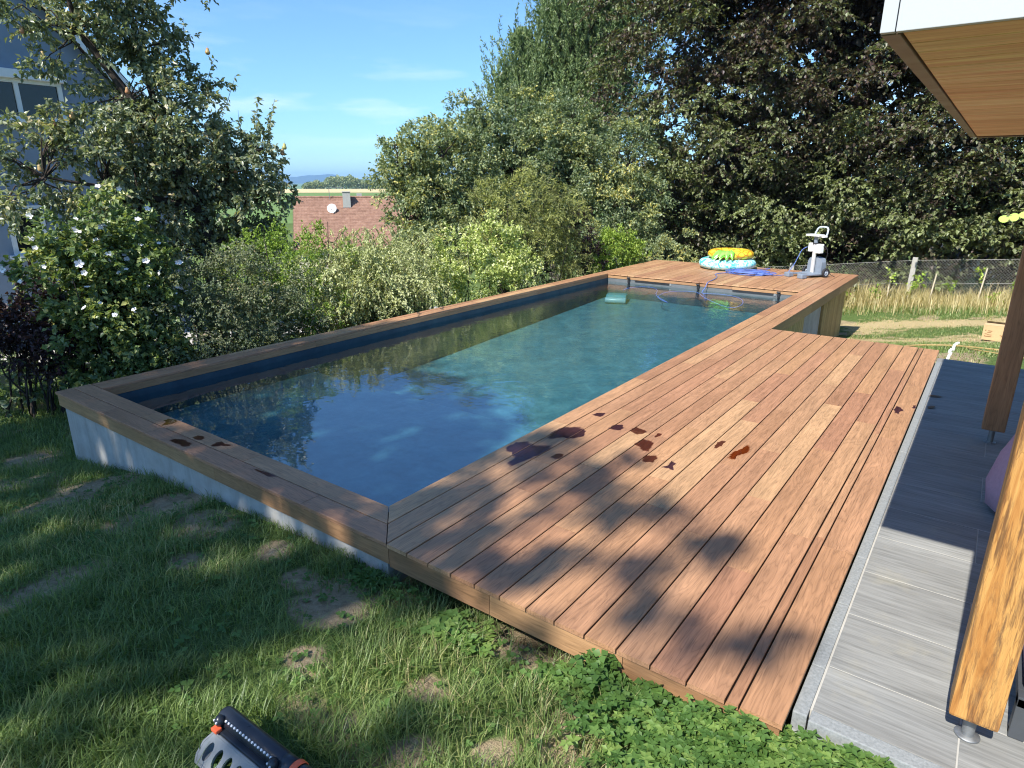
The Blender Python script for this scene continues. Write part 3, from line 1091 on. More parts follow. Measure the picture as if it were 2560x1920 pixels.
M_PEAR = leafmat('pear_leaf', [(0.0, (0.105, 0.140, 0.076)), (0.5, (0.197, 0.234, 0.136)), (0.85, (0.348, 0.355, 0.206)), (1.0, (0.556, 0.448, 0.262))], .36, .55)
M_HIB = leafmat('hibiscus_leaf', [(0.0, (0.091, 0.144, 0.052)), (0.6, (0.182, 0.244, 0.087)), (1.0, (0.381, 0.381, 0.121))], .4, .5)
M_PURPLE = leafmat('purple_leaf', [(0.0, (0.03, 0.018, 0.022)), (0.7, (0.06, 0.03, 0.035)), (1.0, (0.10, 0.06, 0.05))], .4, .5)
M_COTON = leafmat('small_dull_leaf', [(0.0, (0.083, 0.117, 0.058)), (0.5, (0.188, 0.221, 0.119)), (0.85, (0.335, 0.328, 0.188)), (1.0, (0.543, 0.328, 0.243))], .45, .4)
M_LIME = leafmat('fresh_leaf', [(0.0, (0.129, 0.208, 0.032)), (0.6, (0.274, 0.386, 0.063)), (1.0, (0.451, 0.536, 0.112))], .45, .4)
M_ARCH = leafmat('silvery_leaf', [(0.0, (0.230, 0.277, 0.113)), (0.5, (0.485, 0.505, 0.239)), (1.0, (0.720, 0.720, 0.431))], .5, .35)
M_DOG = leafmat('variegated_leaf', [(0.0, (0.155, 0.222, 0.049)), (0.4, (0.373, 0.443, 0.125)), (0.75, (0.698, 0.720, 0.307)), (1.0, (0.720, 0.720, 0.475))], .5, .35)
M_TALL = leafmat('olive_leaf', [(0.0, (0.122, 0.121, 0.051)), (0.4, (0.226, 0.253, 0.087)), (0.8, (0.382, 0.393, 0.124)), (1.0, (0.625, 0.597, 0.146))], .5, .35)
M_GREEN = leafmat('ash_leaf', [(0.0, (0.121, 0.172, 0.089)), (0.5, (0.244, 0.293, 0.160)), (0.85, (0.393, 0.414, 0.175)), (1.0, (0.596, 0.524, 0.175))], .42, .45)
M_PINE = leafmat('pine_needle', [(0.0, (0.082, 0.128, 0.052)), (0.5, (0.152, 0.216, 0.081)), (1.0, (0.280, 0.334, 0.124))], .45, .4, .12)
M_BEECH = leafmat('copper_beech_leaf', [(0.0, (0.050, 0.029, 0.030)), (0.3, (0.088, 0.060, 0.044)), (0.5, (0.100, 0.090, 0.053)), (0.75, (0.136, 0.153, 0.070)), (1.0, (0.229, 0.263, 0.108))], .44, .5, .24)
M_SHADE = leafmat('shade_tree_leaf', [(0.0, (0.05, 0.08, 0.02)), (1.0, (0.10, 0.15, 0.04))], .4, .5)

M_CANE = bark('green_cane', (0.10, 0.11, 0.05), (0.22, 0.20, 0.11))
# ------------------------------------------------------------------ the big tree behind the viewer that shades the lawn and deck end
def shade_tree():
    tr = thing('shade_tree', 'broad leafy tree behind the camera shading the near lawn', 'tree', (-3.4, -12.2, float(gz(-3.4, -12.2)) - .1))
    lob = []
    # (where the shade should fall on z=0, height of the lobe, radius)
    for sx, sy, h, r in [(-3.7, 2.6, 6.4, .7), (-3.2, 2.0, 5.6, .95), (-2.6, 2.2, 6.3, .75), (-1.7, 1.4, 5.7, .95), (-.9, 1.2, 6.4, .7), (-5.2, -.1, 4.6, .95), (-4.2, .6, 5.0, .9), (-3.6, 1.2, 5.5, .8),
                         (-3.4, -.1, 5.0, 1.1), (-2.4, .5, 5.2, 1.05), (-1.1, .3, 5.4, .95), (-.05, .85, 6.2, .66), (.7, 1.1, 6.6, .45), (1.3, .3, 6.5, .45), (-.2, -.35, 5.2, .85), (-1.6, -.7, 4.7, 1.1), (-3.0, -.9, 4.6, 1.2), (-4.7, -1.2, 4.4, 1.3), (-6.2, -.9, 4.4, 1.2),
                         (-.6, -1.7, 4.6, .8), (.5, .05, 5.8, .6), (-.9, .75, 5.0, .7), (.15, .3, 6.3, .55), (1.0, .8, 6.7, .42), (1.65, .65, 6.7, .36), (.3, 1.5, 6.9, .4), (1.95, -.05, 6.5, .33), (.9, -1.3, 5.4, .3), (-3.0, -2.4, 5.4, 1.3), (-1.5, -2.4, 6.0, 1.0), (-5.2, -2.2, 5.0, 1.2), (-.1, -1.0, 5.6, .5), (1.1, -.1, 5.6, .35), (.4, -.15, 5.4, .5), (.1, -.6, 5.2, .5)]:
        h = h * 1.8
        cx = sx - .0256 * h; cy = sy - h * .9325
        lob.append(((cx, cy, h), (r, r, r * .75)))
    thick = [l for l in lob if l[0][0] < -.5 or l[0][1] + l[0][2] * .9325 < -.6]
    C, O = lobe_points(thick, 30, .15)
    C2, O2 = lobe_points([l for l in lob if l not in thick], 36, .0)
    cr = Crown()
    sprays(cr, C2, .15, 6, 9, .095, .06, .1, .7, .3, 1.3)
    sprays(cr, C, .34, 9, 11, .115, .075, .1, .7, .3, 1.3)
    base = np.array([0, 0, 0.0])
    loc = np.array(tr.location)
    cr.P = [p - loc for p in cr.P]
    cr.build('crown', M_SHADE, tr)
    top = np.array([-.1, .6, 6.0])
    mb = MB()
    mb.tube([(0, 0, -.3), (.03, .1, 2.0), (-.02, .3, 4.2), tuple(top)], [.34, .27, .23, .18], 10)
    mb.build('trunk', M_BARK, tr)
    P1, P2 = [], []
    for (c, r) in lob:
        c = np.array(c) - loc
        P1.append(bend(top + RNG.normal(size=3) * .08, c, 6, .06, .03))
    tubes('limb', P1, .075, .014, M_BARK, tr, 6)
shade_tree()

# ------------------------------------------------------------------ pear tree at the left
def pear_tree():
    base = np.array([-7.15, 3.05, float(gz(-7.15, 3.05))])
    tr = thing('pear_tree', 'tall pear tree with hanging fruit in front of the grey house', 'tree', tuple(base))
    lob = [((-7.73, 1.95, 3.55), 0.5), ((-7.55, 2.67, 3.91), 0.65), ((-7.49, 2.32, 2.92), 0.9), ((-7.5, 1.3, 2.25), 0.42), ((-7.2, 2.92, 2.43), 0.8), ((-6.94, 3.38, 1.95), 0.65), ((-6.67, 3.8, 1.95), 0.4),
           ((-6.59, 3.93, 2.35), 0.24), ((-6.98, 3.3, 2.98), 0.25), ((-7.37, 1.55, 1.75), 0.8), ((-7.32, 2.67, 1.55), 0.75), ((-7.66, 1.3, 3.75), 0.25), ((-7.6, 1.0, 3.6), .16), ((-7.5, 1.6, 2.75), .26), ((-7.43, 2.91, 3.44), 0.45), ((-7.51, 0.86, 1.65), 0.5),
           ((-6.8, 3.6, 1.37), 0.5), ((-7.33, 3.1, 1.95), 0.8), ((-7.71, 2.32, 4.43), 0.8), ((-7.31, 3.12, 4.45), 0.4), ((-7.48, 2.34, 2.1), 0.85), ((-7.41, 3.16, 1.25), 0.7), ((-8.2, 3.0, 2.2), .7), ((-8.1, 3.4, 2.0), .7), ((-7.25, 2.0, 1.2), .6),
           ((-7.05, 3.35, .75), .55), ((-6.75, 3.75, .85), .45), ((-6.7, 3.95, .45), .45), ((-6.9, 3.7, 1.3), .45), ((-6.55, 4.1, 1.5), .3), ((-7.2, 2.6, .6), .5), ((-7.6, 2.2, 1.1), .5)]
    C, O = lobe_points(lob, 56, .3)
    cr = Crown(); tp = []
    sprays(cr, C, .27, 8, 11, .072, .041, .25, .9, .35, .9, (.1, .85), 1.0, .3, tp, O, .2)
    # upright leader shoots at the outline
    sh = []
    for (p, q) in [((-6.66, 3.75, 2.1), (-6.60, 3.86, 2.95)), ((-6.62, 3.9, 2.2), (-6.48, 4.05, 2.92)), ((-7.0, 3.2, 2.7), (-6.9, 3.42, 3.42)), ((-7.1, 3.1, 3.0), (-7.05, 3.12, 3.9)), ((-6.95, 3.4, 2.6), (-6.72, 3.62, 3.22)),
                   ((-7.45, 2.9, 3.8), (-7.3, 3.0, 4.6)), ((-7.6, 1.7, 3.4), (-7.7, 1.05, 3.75)), ((-6.75, 3.6, 2.0), (-6.75, 3.6, 2.75)), ((-6.6, 3.95, 1.9), (-6.4, 4.15, 2.1)), ((-7.35, 2.9, 3.9), (-7.0, 3.05, 4.15))]:
        pa = bend(p, q, 6, .0, .02)
        sh.append(pa)
        t = RNG.uniform(0, 1, 46) * 4.99
        i = t.astype(int)
        P = pa[i] + (pa[i + 1] - pa[i]) * (t - i)[:, None]
        A = rdir(46, -.3); N = RNG.normal(size=(46, 3)); N[:, 2] += 1
        cr.put(P, A, N, RNG.uniform(.06, .1, 46), RNG.uniform(.035, .05, 46), RNG.uniform(.3, .9, 46))
    cr.P = [p - base for p in cr.P]
    cr.build('crown', M_PEAR, tr)
    limbs = [[(-7.15, 3.05, base[2] - .2), (-7.1, 3.09, 0.2), (-7.1, 3.09, 0.67), (-7.14, 3.03, 1.38), (-7.28, 2.77, 1.94), (-7.44, 2.44, 2.83), (-7.63, 2.0, 3.62), (-7.68, 1.89, 4.4)],
             [(-7.28, 2.77, 1.94), (-7.39, 2.76, 2.59), (-7.54, 2.69, 3.47), (-7.58, 2.6, 4.5)],
             [(-7.14, 3.03, 1.38), (-7.39, 2.31, 1.56), (-7.35, 1.89, 1.67), (-7.45, 1.2, 1.8)],
             [(-7.14, 3.03, 1.38), (-6.89, 3.46, 1.89), (-6.64, 3.86, 2.2)],
             [(-7.1, 3.09, .8), (-6.95, 3.4, 1.0), (-6.8, 3.6, 1.4)]]
    rads = [[.15, .13, .11, .10, .085, .06, .04, .015], [.06, .05, .035, .012], [.05, .04, .03, .012], [.05, .035, .012], [.04, .03, .012]]
    for pts, r in zip(limbs, rads):
        MB().tube([tuple(np.array(p) - base) for p in pts], r, 9).build('trunk' if pts is limbs[0] else 'limb', M_DBARK, tr)
    ax = np.array([p for L in limbs for p in L[1:]])
    PB = []
    for c in C[::2]:
        k = np.argmin(((ax - c) ** 2).sum(1) + np.maximum(0, ax[:, 2] - c[2]) * .6)
        PB.append(bend(ax[k], c, 5, .08, .05))
    tubes('branch', np.array(PB) - base, .014, .004, M_DBARK, tr, 4)
    tw = np.concatenate(tp)
    tubes('twig', tw[RNG.random(len(tw)) < .45] - base, .0035, .0015, M_DBARK, tr, 3)
    tubes('shoot', np.array(sh) - base, .006, .002, M_DBARK, tr, 3)
    # fruit
    t = NT('pear_skin')
    f = t.noise(t.coords(), 12, 3)
    oi = t.n('ShaderNodeObjectInfo')
    c = t.ramp(oi.outputs['Random'], [(0.0, (0.36, 0.12, 0.06)), (0.55, (0.42, 0.21, 0.10)), (1.0, (0.34, 0.32, 0.10))])
    c = t.mix(t.ramp(f, [(0.45, 0), (0.7, .6)]), c, (.38, .36, .12))
    mp = t.done(t.principled(c, .45, .4))
    fruit = MB()
    fruit.lathe([(0, .0), (.018, -.004), (.022, -.02), (.03, -.045), (.037, -.065), (.036, -.082), (.024, -.097), (.004, -.1)], 12)
    fruit.tube([(0, 0, -.002), (.003, 0, .02), (.006, .002, .035)], .0022, 5)
    fm = fruit.mesh('pear')
    spots = [(-7.62, 1.52, 3.32), (-7.58, 1.62, 3.40), (-7.42, 1.42, 2.50), (-7.40, 1.50, 2.56), (-7.35, 1.62, 2.60), (-7.18, 2.25, 2.32), (-7.18, 2.28, 2.95), (-6.98, 3.0, 2.42), (-6.62, 3.35, 1.95), (-6.35, 4.05, 2.30), (-6.37, 4.02, 2.22),
             (-6.95, 3.36, 3.55), (-7.3, 2.95, 3.9), (-7.2, 1.95, 2.2), (-7.05, 1.3, 1.55), (-7.4, 2.4, 3.7), (-6.85, 3.2, 2.2), (-7.0, 2.6, 1.75), (-7.25, 1.1, 1.95), (-6.5, 3.75, 1.75), (-7.5, 1.3, 3.55), (-7.1, 2.6, 2.6)]
    for s in spots:
        o = link('pear', fm, mp, tr, tuple(np.array(s) - base), (random.uniform(-.2, .2), random.uniform(-.2, .2), random.uniform(0, 6)))
        k = random.uniform(.75, .95)
        o.scale = (k, k, k)
pear_tree()

# ------------------------------------------------------------------ shrubs along the left side
def shrub(name, label, lobes, m, dens, nt, nl, L, W, R=.22, up=.35, flat=1.0, droop=.15, nup=.9, tone=(.1, .9), base=None, stems=9, shell=.3, group=None, cat='shrub', ctone=.2, twigs=0.0, fold=.25, bark_m=None):
    c0 = np.mean([l[0] for l in lobes], 0) if base is None else np.array(base + (0,))
    b = np.array([c0[0], c0[1], float(gz(c0[0], c0[1]))])
    tr = thing(name, label, cat, tuple(b), 0, group)
    C, O = lobe_points(lobes, dens, shell)
    C[:, 2] = np.maximum(C[:, 2], gz(C[:, 0], C[:, 1]) + .08)
    cr = Crown(); tp = []
    sprays(cr, C, R, nt, nl, L, W, up, flat, droop, nup, tone, 1.0, .3, tp, O, ctone)
    cr.P = [p - b for p in cr.P]
    cr.build('crown', m, tr, fold, keep=lambda P: ((P + b)[:, 0] < XO - .02) | ((P + b)[:, 1] > YE + .02) | ((P + b)[:, 2] > .25))
    PS = []
    for (c, r) in lobes:
        for k in range(max(1, stems // len(lobes))):
            r_ = r if not hasattr(r, '__len__') else r[0]
            s = np.array([c[0] * .4 + b[0] * .6 + RNG.normal() * .08, c[1] * .55 + b[1] * .45 + RNG.normal() * .1, 0])
            s[2] = float(gz(s[0], s[1])) - .05
            PS.append(bend(s, np.array(c) + RNG.normal(size=3) * r_ * .5, 5, .03, .04))
    tubes('stem', np.array(PS) - b, .014, .005, bark_m or M_DBARK, tr, 5)
    if twigs:
        tw = np.concatenate(tp)
        tubes('twig', tw[RNG.random(len(tw)) < twigs] - b, .0035, .0015, bark_m or M_DBARK, tr, 3)
    return tr, b, C, O

hib, hb, HC, HO = shrub('hibiscus_shrub', 'leafy hibiscus shrub dotted with white flowers by the pool corner',
    [((-5.57, 0.97, 1.12), 0.5), ((-5.45, 1.27, 0.94), 0.5), ((-5.57, 0.68, 1.0), 0.35), ((-5.44, 1.02, 0.51), 0.6), ((-5.34, 1.26, 0.39), 0.45), ((-5.45, 0.72, 0.72), 0.45), ((-5.43, 1.05, -0.02), 0.5), ((-5.45, 0.71, 0.18), 0.42), ((-5.55, 0.43, 0.83), 0.28), ((-5.14, 1.22, -0.2), 0.32), ((-5.9, 1.1, .6), .6), ((-5.3, 1.0, -.4), .4), ((-5.7, .7, -.3), .4), ((-5.0, 1.35, -.5), .3), ((-5.9, .5, .45), .35)],
    M_HIB, 120, 9, 9, .062, .046, .19, .5, stems=16, twigs=.15)

def flowers():
    mp = plain('white_petal', (0.82, 0.80, 0.80), .6, .2, 0, .03)
    mb = MB()
    for k in range(5):
        a = k * 2 * PI / 5
        ca, sa = math.cos(a), math.sin(a)
        pts = [(.004, 0, 0), (.022, .016, .012), (.040, .020, .020), (.050, .006, .016), (.047, -.010, .018), (.034, -.020, .018), (.018, -.014, .010)]
        mb.add([(x * ca - y * sa, x * sa + y * ca, z) for x, y, z in pts], [(0, 1, 2), (0, 2, 3), (0, 3, 4), (0, 4, 5), (0, 5, 6)], True)
    mb.tube([(0, 0, 0), (0, 0, .024)], .004, 5)
    fm = mb.mesh('flower')
    d = np.array([2.517, -2.24, 1.9]) - HC
    out = (unit(d) * HO).sum(1)
    idx = [i for i in np.argsort(-out - 1.3 * HC[:, 2] + RNG.uniform(0, .5, len(out)))][:85]
    for i in idx:
        n = Vector(HO[i] * .5 + unit(d[i]) * .6 + RNG.normal(size=3) * .6).normalized()
        p = Vector(HC[i] + HO[i] * .16 - hb)
        o = link('flower', fm, mp, hib, p)
        o.rotation_mode = 'QUATERNION'
        o.rotation_quaternion = n.to_track_quat('Z', 'Y')
        k = random.uniform(.45, .85) * (1.2 if HC[i][2] > .75 else .85)
        o.scale = (k, k * random.uniform(.5, 1), k * random.uniform(.7, 1.9))
flowers()

shrub('purple_shrub', 'dark purple leaved shrub at the far left of the lawn', [((-6.03, 0.24, 0.33), 0.4), ((-5.85, 0.48, 0.27), 0.35), ((-6.08, 0.07, 0.17), 0.4), ((-5.8, 0.32, -0.06), 0.3), ((-5.96, 0.13, -0.14), 0.3), ((-6.2, -.2, .2), .35)],
      M_PURPLE, 120, 9, 8, .055, .036, .2, .4, stems=18, twigs=.3)
shrub('cotoneaster_shrub', 'dense dark shrub with tiny leaves and reddish tips beside the hibiscus', [((-5.23, 1.72, 0.55), 0.5), ((-5.3, 2.22, 0.56), 0.55), ((-5.08, 2.58, 0.46), 0.55), ((-4.98, 1.77, 0.15), 0.5), ((-4.93, 2.26, 0.15), 0.5), ((-4.98, 2.91, 0.36), 0.5), ((-4.7, 2.8, 0.02), 0.4), ((-5.06, 1.45, 0.25), 0.4), ((-4.92, 1.5, -0.1), 0.4), ((-4.7, 1.9, -0.15), 0.35), ((-4.65, 2.4, -.2), .4), ((-5.1, 2.0, -.4), .45), ((-5.0, 2.7, -.45), .45), ((-5.0, 3.3, -.5), .45), ((-5.3, 1.4, -.5), .4)],
      M_COTON, 120, 10, 12, .030, .019, .2, .3, 1.0, .35, .9, (.05, .75), stems=12, twigs=.1)
shrub('fresh_shrub', 'fresh light green shrub rising between the dark shrub and arching shrub', [((-5.59, 2.9, 0.75), 0.5), ((-5.54, 3.35, 0.7), 0.5), ((-5.2, 3.1, .35), .45), ((-4.85, 3.25, 0.05), .4), ((-5.4, 3.9, .7), .45)],
      M_LIME, 120, 9, 10, .034, .019, .2, .6, 1.0, .2, .8, (0, .75), stems=10)

def arching_shrub(name, label, base, spread, n, H, reach, m, L, W, per, tone=(.1, .9), dirbias=(0, 0)):
    b = np.array([base[0], base[1], float(gz(base[0], base[1]))])
    tr = thing(name, label, 'shrub', tuple(b))
    K = 9
    a = RNG.uniform(0, 2 * PI, n)
    s = np.stack([RNG.normal(size=n) * spread[0], RNG.normal(size=n) * spread[1], np.zeros(n)], 1)
    s[:, 2] = gz(s[:, 0] + b[0], s[:, 1] + b[1]) - b[2]
    hd = np.stack([np.cos(a) + dirbias[0], np.sin(a) + dirbias[1], np.zeros(n)], 1)
    rr = RNG.uniform(.25, 1.0, n) * reach
    hh = RNG.uniform(.6, 1.05, n) * H
    t = np.linspace(0, 1, K)[None, :, None]
    arch = np.sin(np.minimum(t * 1.0, 1) * PI * .68) / math.sin(PI * .5)
    P = s[:, None] + hd[:, None] * rr[:, None, None] * t ** 1.4
    P[:, :, 2] += (hh[:, None, None] * arch)[:, :, 0]
    P += RNG.normal(size=P.shape) * .012
    cr = Crown()
    tt = RNG.uniform(.15, .999, (n, per)) * (K - 1)
    i = tt.astype(int); f = (tt - i)[..., None]
    rows = np.arange(n)[:, None]
    Q = P[rows, i] * (1 - f) + P[rows, i + 1] * f
    D = unit(P[rows, i + 1] - P[rows, i])
    Q = Q.reshape(-1, 3); D = D.reshape(-1, 3)
    side = unit(RNG.normal(size=Q.shape))
    A = D * .7 + side * .6
    N = RNG.normal(size=Q.shape) * .5; N[:, 2] += .9
    T = np.clip(np.repeat(RNG.uniform(tone[0], tone[1], n), per) * .6 + RNG.uniform(0, .4, len(Q)), 0, 1)
    sc = RNG.uniform(.7, 1.25, len(Q))
    cr.put(Q, A, N, L * sc, W * sc, T)
    cr.build('crown', m, tr, keep=lambda V: ((V + b)[:, 0] < XO - .02) | ((V + b)[:, 2] > .03))
    tubes('cane', P, .005, .0012, M_CANE, tr, 3)
    return tr
arching_shrub('arching_shrub', 'pale silvery green shrub with long canes arching over the coping', (-5.0, 4.35), (.22, .42), 430, 1.75, 1.0, M_ARCH, .046, .021, 85)
arching_shrub('wispy_shrub', 'pale wispy shrub standing in front of the tiled roof', (-5.7, 5.2), (.3, .7), 330, 2.05, .9, M_ARCH, .044, .020, 70, (.0, .7))
shrub('variegated_shrub', 'cream and green variegated shrub close to the left coping', [((-4.95, 6.38, 0.46), 0.55), ((-4.76, 7.05, 0.62), 0.55), ((-4.6, 7.5, 0.36), 0.5), ((-4.62, 6.52, 0.1), 0.45), ((-4.5, 7.1, 0.02), 0.4), ((-4.84, 5.94, 0.2), 0.4), ((-4.55, 7.8, 0.0), 0.35)],
      M_DOG, 110, 9, 9, .055, .028, .2, .4, stems=14)
shrub('tall_olive_shrub', 'tall olive green shrub with brownish top behind the variegated one', [((-5.44, 8.04, 1.1), 0.7), ((-5.16, 8.86, 1.3), 0.75), ((-4.95, 9.6, 0.98), 0.7), ((-5.0, 8.84, 0.6), 0.6), ((-4.8, 9.7, 0.38), 0.5), ((-5.2, 8.15, 0.6), 0.5), ((-4.8, 9.27, 0.12), 0.4), ((-4.6, 9.75, -0.1), 0.3)],
      M_TALL, 90, 9, 10, .075, .017, .24, .75, 1.0, .3, .5, (.1, .8), stems=26, twigs=.12)
shrub('dark_leaved_shrub', 'small dark purple shrub squeezed beside the bright green one', [((-4.65, 10.35, .15), .32), ((-4.75, 10.2, .65), .3), ((-4.85, 10.4, 1.0), .22)], M_PURPLE, 120, 9, 8, .05, .03, .18, .5, stems=9)
shrub('bright_shrub', 'bright yellow-green shrub at the far left corner of the deck', [((-4.5, 10.75, 0.2), 0.42), ((-4.3, 11.3, 0.34), 0.45), ((-4.25, 11.75, 0.12), 0.42), ((-4.55, 11.1, 0.50), 0.28), ((-4.5, 10.6, -0.04), 0.3), ((-4.3, 11.05, -.05), 0.3)],
      M_LIME, 140, 9, 9, .055, .026, .17, .7, 1.0, .15, .7, (.1, .9), stems=12)
shrub('grey_green_shrub', 'low grey-green shrub behind the corner of the far deck', [((-3.85, 12.6, 0.14), 0.38), ((-3.55, 12.95, 0.38), 0.32), ((-3.4, 12.75, -.15), .3)], M_GREEN, 120, 9, 8, .05, .03, .17, .6, stems=8, tone=(.4, 1))

# ------------------------------------------------------------------ trees beyond the pool
def lobe_tree(name, label, base, trunk_top, lobes, m, dens, nt, nl, L, W, R, up, flat, droop, nup, tone, shell=.4, ctone=.22, bark_m=M_DBARK, tr_r=.2, limb_r=.07, group=None, tonef=None, keep=None, extra=None):
    b = np.array([base[0], base[1], float(gz(base[0], base[1])) - .1 if len(base) == 2 else base[2]])
    tr = thing(name, label, 'tree', tuple(b), 0, group)
    C, O = lobe_points(lobes, dens, shell)
    if keep is not None:
        k = keep(C); C, O = C[k], O[k]
    cr = Crown()
    sprays(cr, C, R, nt, nl, L, W, up, flat, droop, nup, tone, 1.0, .3, None, O, ctone)
    if extra is not None: extra(cr)
    if tonef is not None:
        cr.T = [np.clip(T + tonef(P), 0, 1) for T, P in zip(cr.T, cr.P)]
    cr.P = [p - b for p in cr.P]
    cr.build('crown', m, tr)
    tt = np.array(trunk_top, float)
    mb = MB()
    mid = (tt - b) * .5 + np.array([.08, -.06, 0])
    mb.tube([(0, 0, -.3), tuple(mid * .5), tuple(mid), tuple(tt - b)], [tr_r, tr_r * .85, tr_r * .7, tr_r * .3], 9)
    mb.build('trunk', bark_m, tr)
    PL = []
    for (c, r) in lobes:
        f = np.clip((c[2] - b[2]) / max(.1, tt[2] - b[2]) - .25, .15, .95)
        PL.append(bend(b + (tt - b) * f, c, 6, .03, .03))
    tubes('limb', np.array(PL) - b, limb_r, .012, bark_m, tr, 5)
    if len(C):
        PB = []
        lc = np.array([l[0] for l in lobes])
        for c in C[::2]:
            k = np.argmin(((lc - c) ** 2).sum(1))
            PB.append(bend(lc[k], c, 4, .0, .05))
        tubes('branch', np.array(PB) - b, .016, .005, bark_m, tr, 3)
    return tr

lobe_tree('ash_tree', 'broad bright green tree left of the dark copper beech', (-8.6, 12.4), (-8.5, 12.4, 2.6),
    [((-9.0, 10.25, 2.35), 0.8), ((-8.95, 11.6, 2.75), 1.15), ((-8.7, 13.1, 2.85), 1.35), ((-7.94, 13.62, 2.7), 1.3), ((-7.37, 13.39, 1.81), 1.4), ((-8.16, 12.25, 2.0), 1.4), ((-8.91, 11.02, 1.9), 1.3), ((-8.95, 10.3, 1.6), .95), ((-8.21, 10.95, 0.92), 1.2), ((-8.64, 9.91, 0.7), 1.0), ((-8.9, 11.8, 3.55), 0.4), ((-7.9, 14.2, 3.1), 1.1), ((-7.18, 14.1, 2.34), 1.2), ((-7.72, 12.57, 0.8), 1.3), ((-6.54, 13.31, 0.9), 1.2), ((-6.2, 12.6, 0.0), 1.0), ((-5.7, 14.2, 1.0), 1.1), ((-5.3, 13.7, 0.0), .9), ((-6.0, 14.8, 2.2), 1.1), ((-7.0, 11.8, 0.0), 1.0)],
    M_GREEN, 40, 11, 13, .076, .041, .36, .25, .8, .25, 1.0, (.0, .8), .5, .35, tonef=lambda P: .35 * (vnoise(P[:, 0] * .7 + P[:, 1], P[:, 2], .8, 5) - .45))
lobe_tree('loose_tree', 'loose open-branched green tree nearest the gap of sky', (-8.75, 9.1), (-8.85, 8.95, 1.6),
    [((-8.91, 8.94, 2.10), 0.5), ((-8.65, 9.22, 2.45), 0.5), ((-8.77, 9.09, 1.65), 0.65), ((-8.43, 9.44, 1.29), 0.8), ((-8.56, 9.02, 0.94), 0.7), ((-9.05, 8.80, 1.75), 0.3), ((-7.97, 9.19, 0.41), 0.7), ((-8.40, 9.87, 2.35), 0.6), ((-9.13, 8.62, 1.90), .22), ((-8.93, 8.77, 2.50), .25), ((-8.03, 9.27, -0.25), .7)],
    M_GREEN, 80, 9, 9, .075, .04, .32, .35, .9, .25, 1.0, (.2, .95), .3, tr_r=.1, limb_r=.035)

def pine_tree():
    b = np.array([-13.7, 23.4, -2.4])
    tr = thing('pine_tree', 'tall blue-green pine behind the bright green tree', 'tree', tuple(b))
    lobes = [((-13.07, 24.55, 9.67), 2.6), ((-13.33, 23.82, 7.32), 2.1), ((-14.52, 22.45, 6.34), 1.2), ((-14.85, 21.61, 5.27), 1.25), ((-12.4, 24.94, 7.24), 2.6), ((-12.75, 24.74, 4.7), 2.8), ((-13.58, 23.07, 4.77), 2.2), ((-14.43, 21.9, 4.73), 1.5), ((-14.94, 22.15, 7.25), 0.55), ((-14.06, 23.36, 8.39), 0.9), ((-12.16, 25.63, 10.05), 2.2)]
    C, O = lobe_points(lobes, 19, .5)
    # upward pointing brush-like shoots
    n = len(C) * 7
    ci = np.repeat(np.arange(len(C)), 7)
    s = C[ci] + RNG.normal(size=(n, 3)) * .35
    d = unit(O[ci] * .55 + RNG.normal(size=(n, 3)) * .25 + np.array([0, 0, 1.25]))
    ln = RNG.uniform(.45, .8, n)
    K = 26
    t = RNG.uniform(0, 1, (n, K)).ravel()
    i = np.repeat(np.arange(n), K)
    P = s[i] + d[i] * (ln[i] * t)[:, None]
    A = unit(RNG.normal(size=P.shape)) * .8 + d[i] * .9
    N = RNG.normal(size=P.shape)
    cr = Crown()
    cr.put(P - b, A, N, .17 * RNG.uniform(.7, 1.2, len(P)) * (1.1 - .5 * t), .040, np.clip(RNG.uniform(0, .6, len(P)) + t * .35 + np.repeat(RNG.uniform(-.15, .15, n), K), 0, 1))
    L_ = np.array([l[0] for l in lobes])[RNG.integers(0, len(lobes), 9000)]
    R_ = np.array([l[1] for l in lobes])
    rr = R_[np.argmin(((L_[:, None] - np.array([l[0] for l in lobes])[None]) ** 2).sum(-1), 1)]
    Q = L_ + unit(RNG.normal(size=(9000, 3))) * (rr * RNG.uniform(.2, .8, 9000))[:, None]
    cr.put(Q - b, RNG.normal(size=Q.shape) * .5 + np.array([0, 0, .9]), RNG.normal(size=Q.shape), .34, .11, RNG.uniform(0, .4, 9000))
    cr.build('crown', M_PINE, tr, .0, .05)
    MB().tube([(0, 0, -.5), (0, 0, 5), (.2, .2, 9), (.3, .6, 13.5)], [.38, .3, .2, .04], 9).build('trunk', M_BARK, tr)
    PL = []
    for c in C[::2]:
        h = np.clip(c[2] - b[2] - 1.0, 2, 13)
        PL.append(bend((b[0] + .2, b[1] + .3, b[2] + h), c, 5, -.05, .03))
    tubes('limb', np.array(PL) - b, .06, .015, M_BARK, tr, 5)
pine_tree()

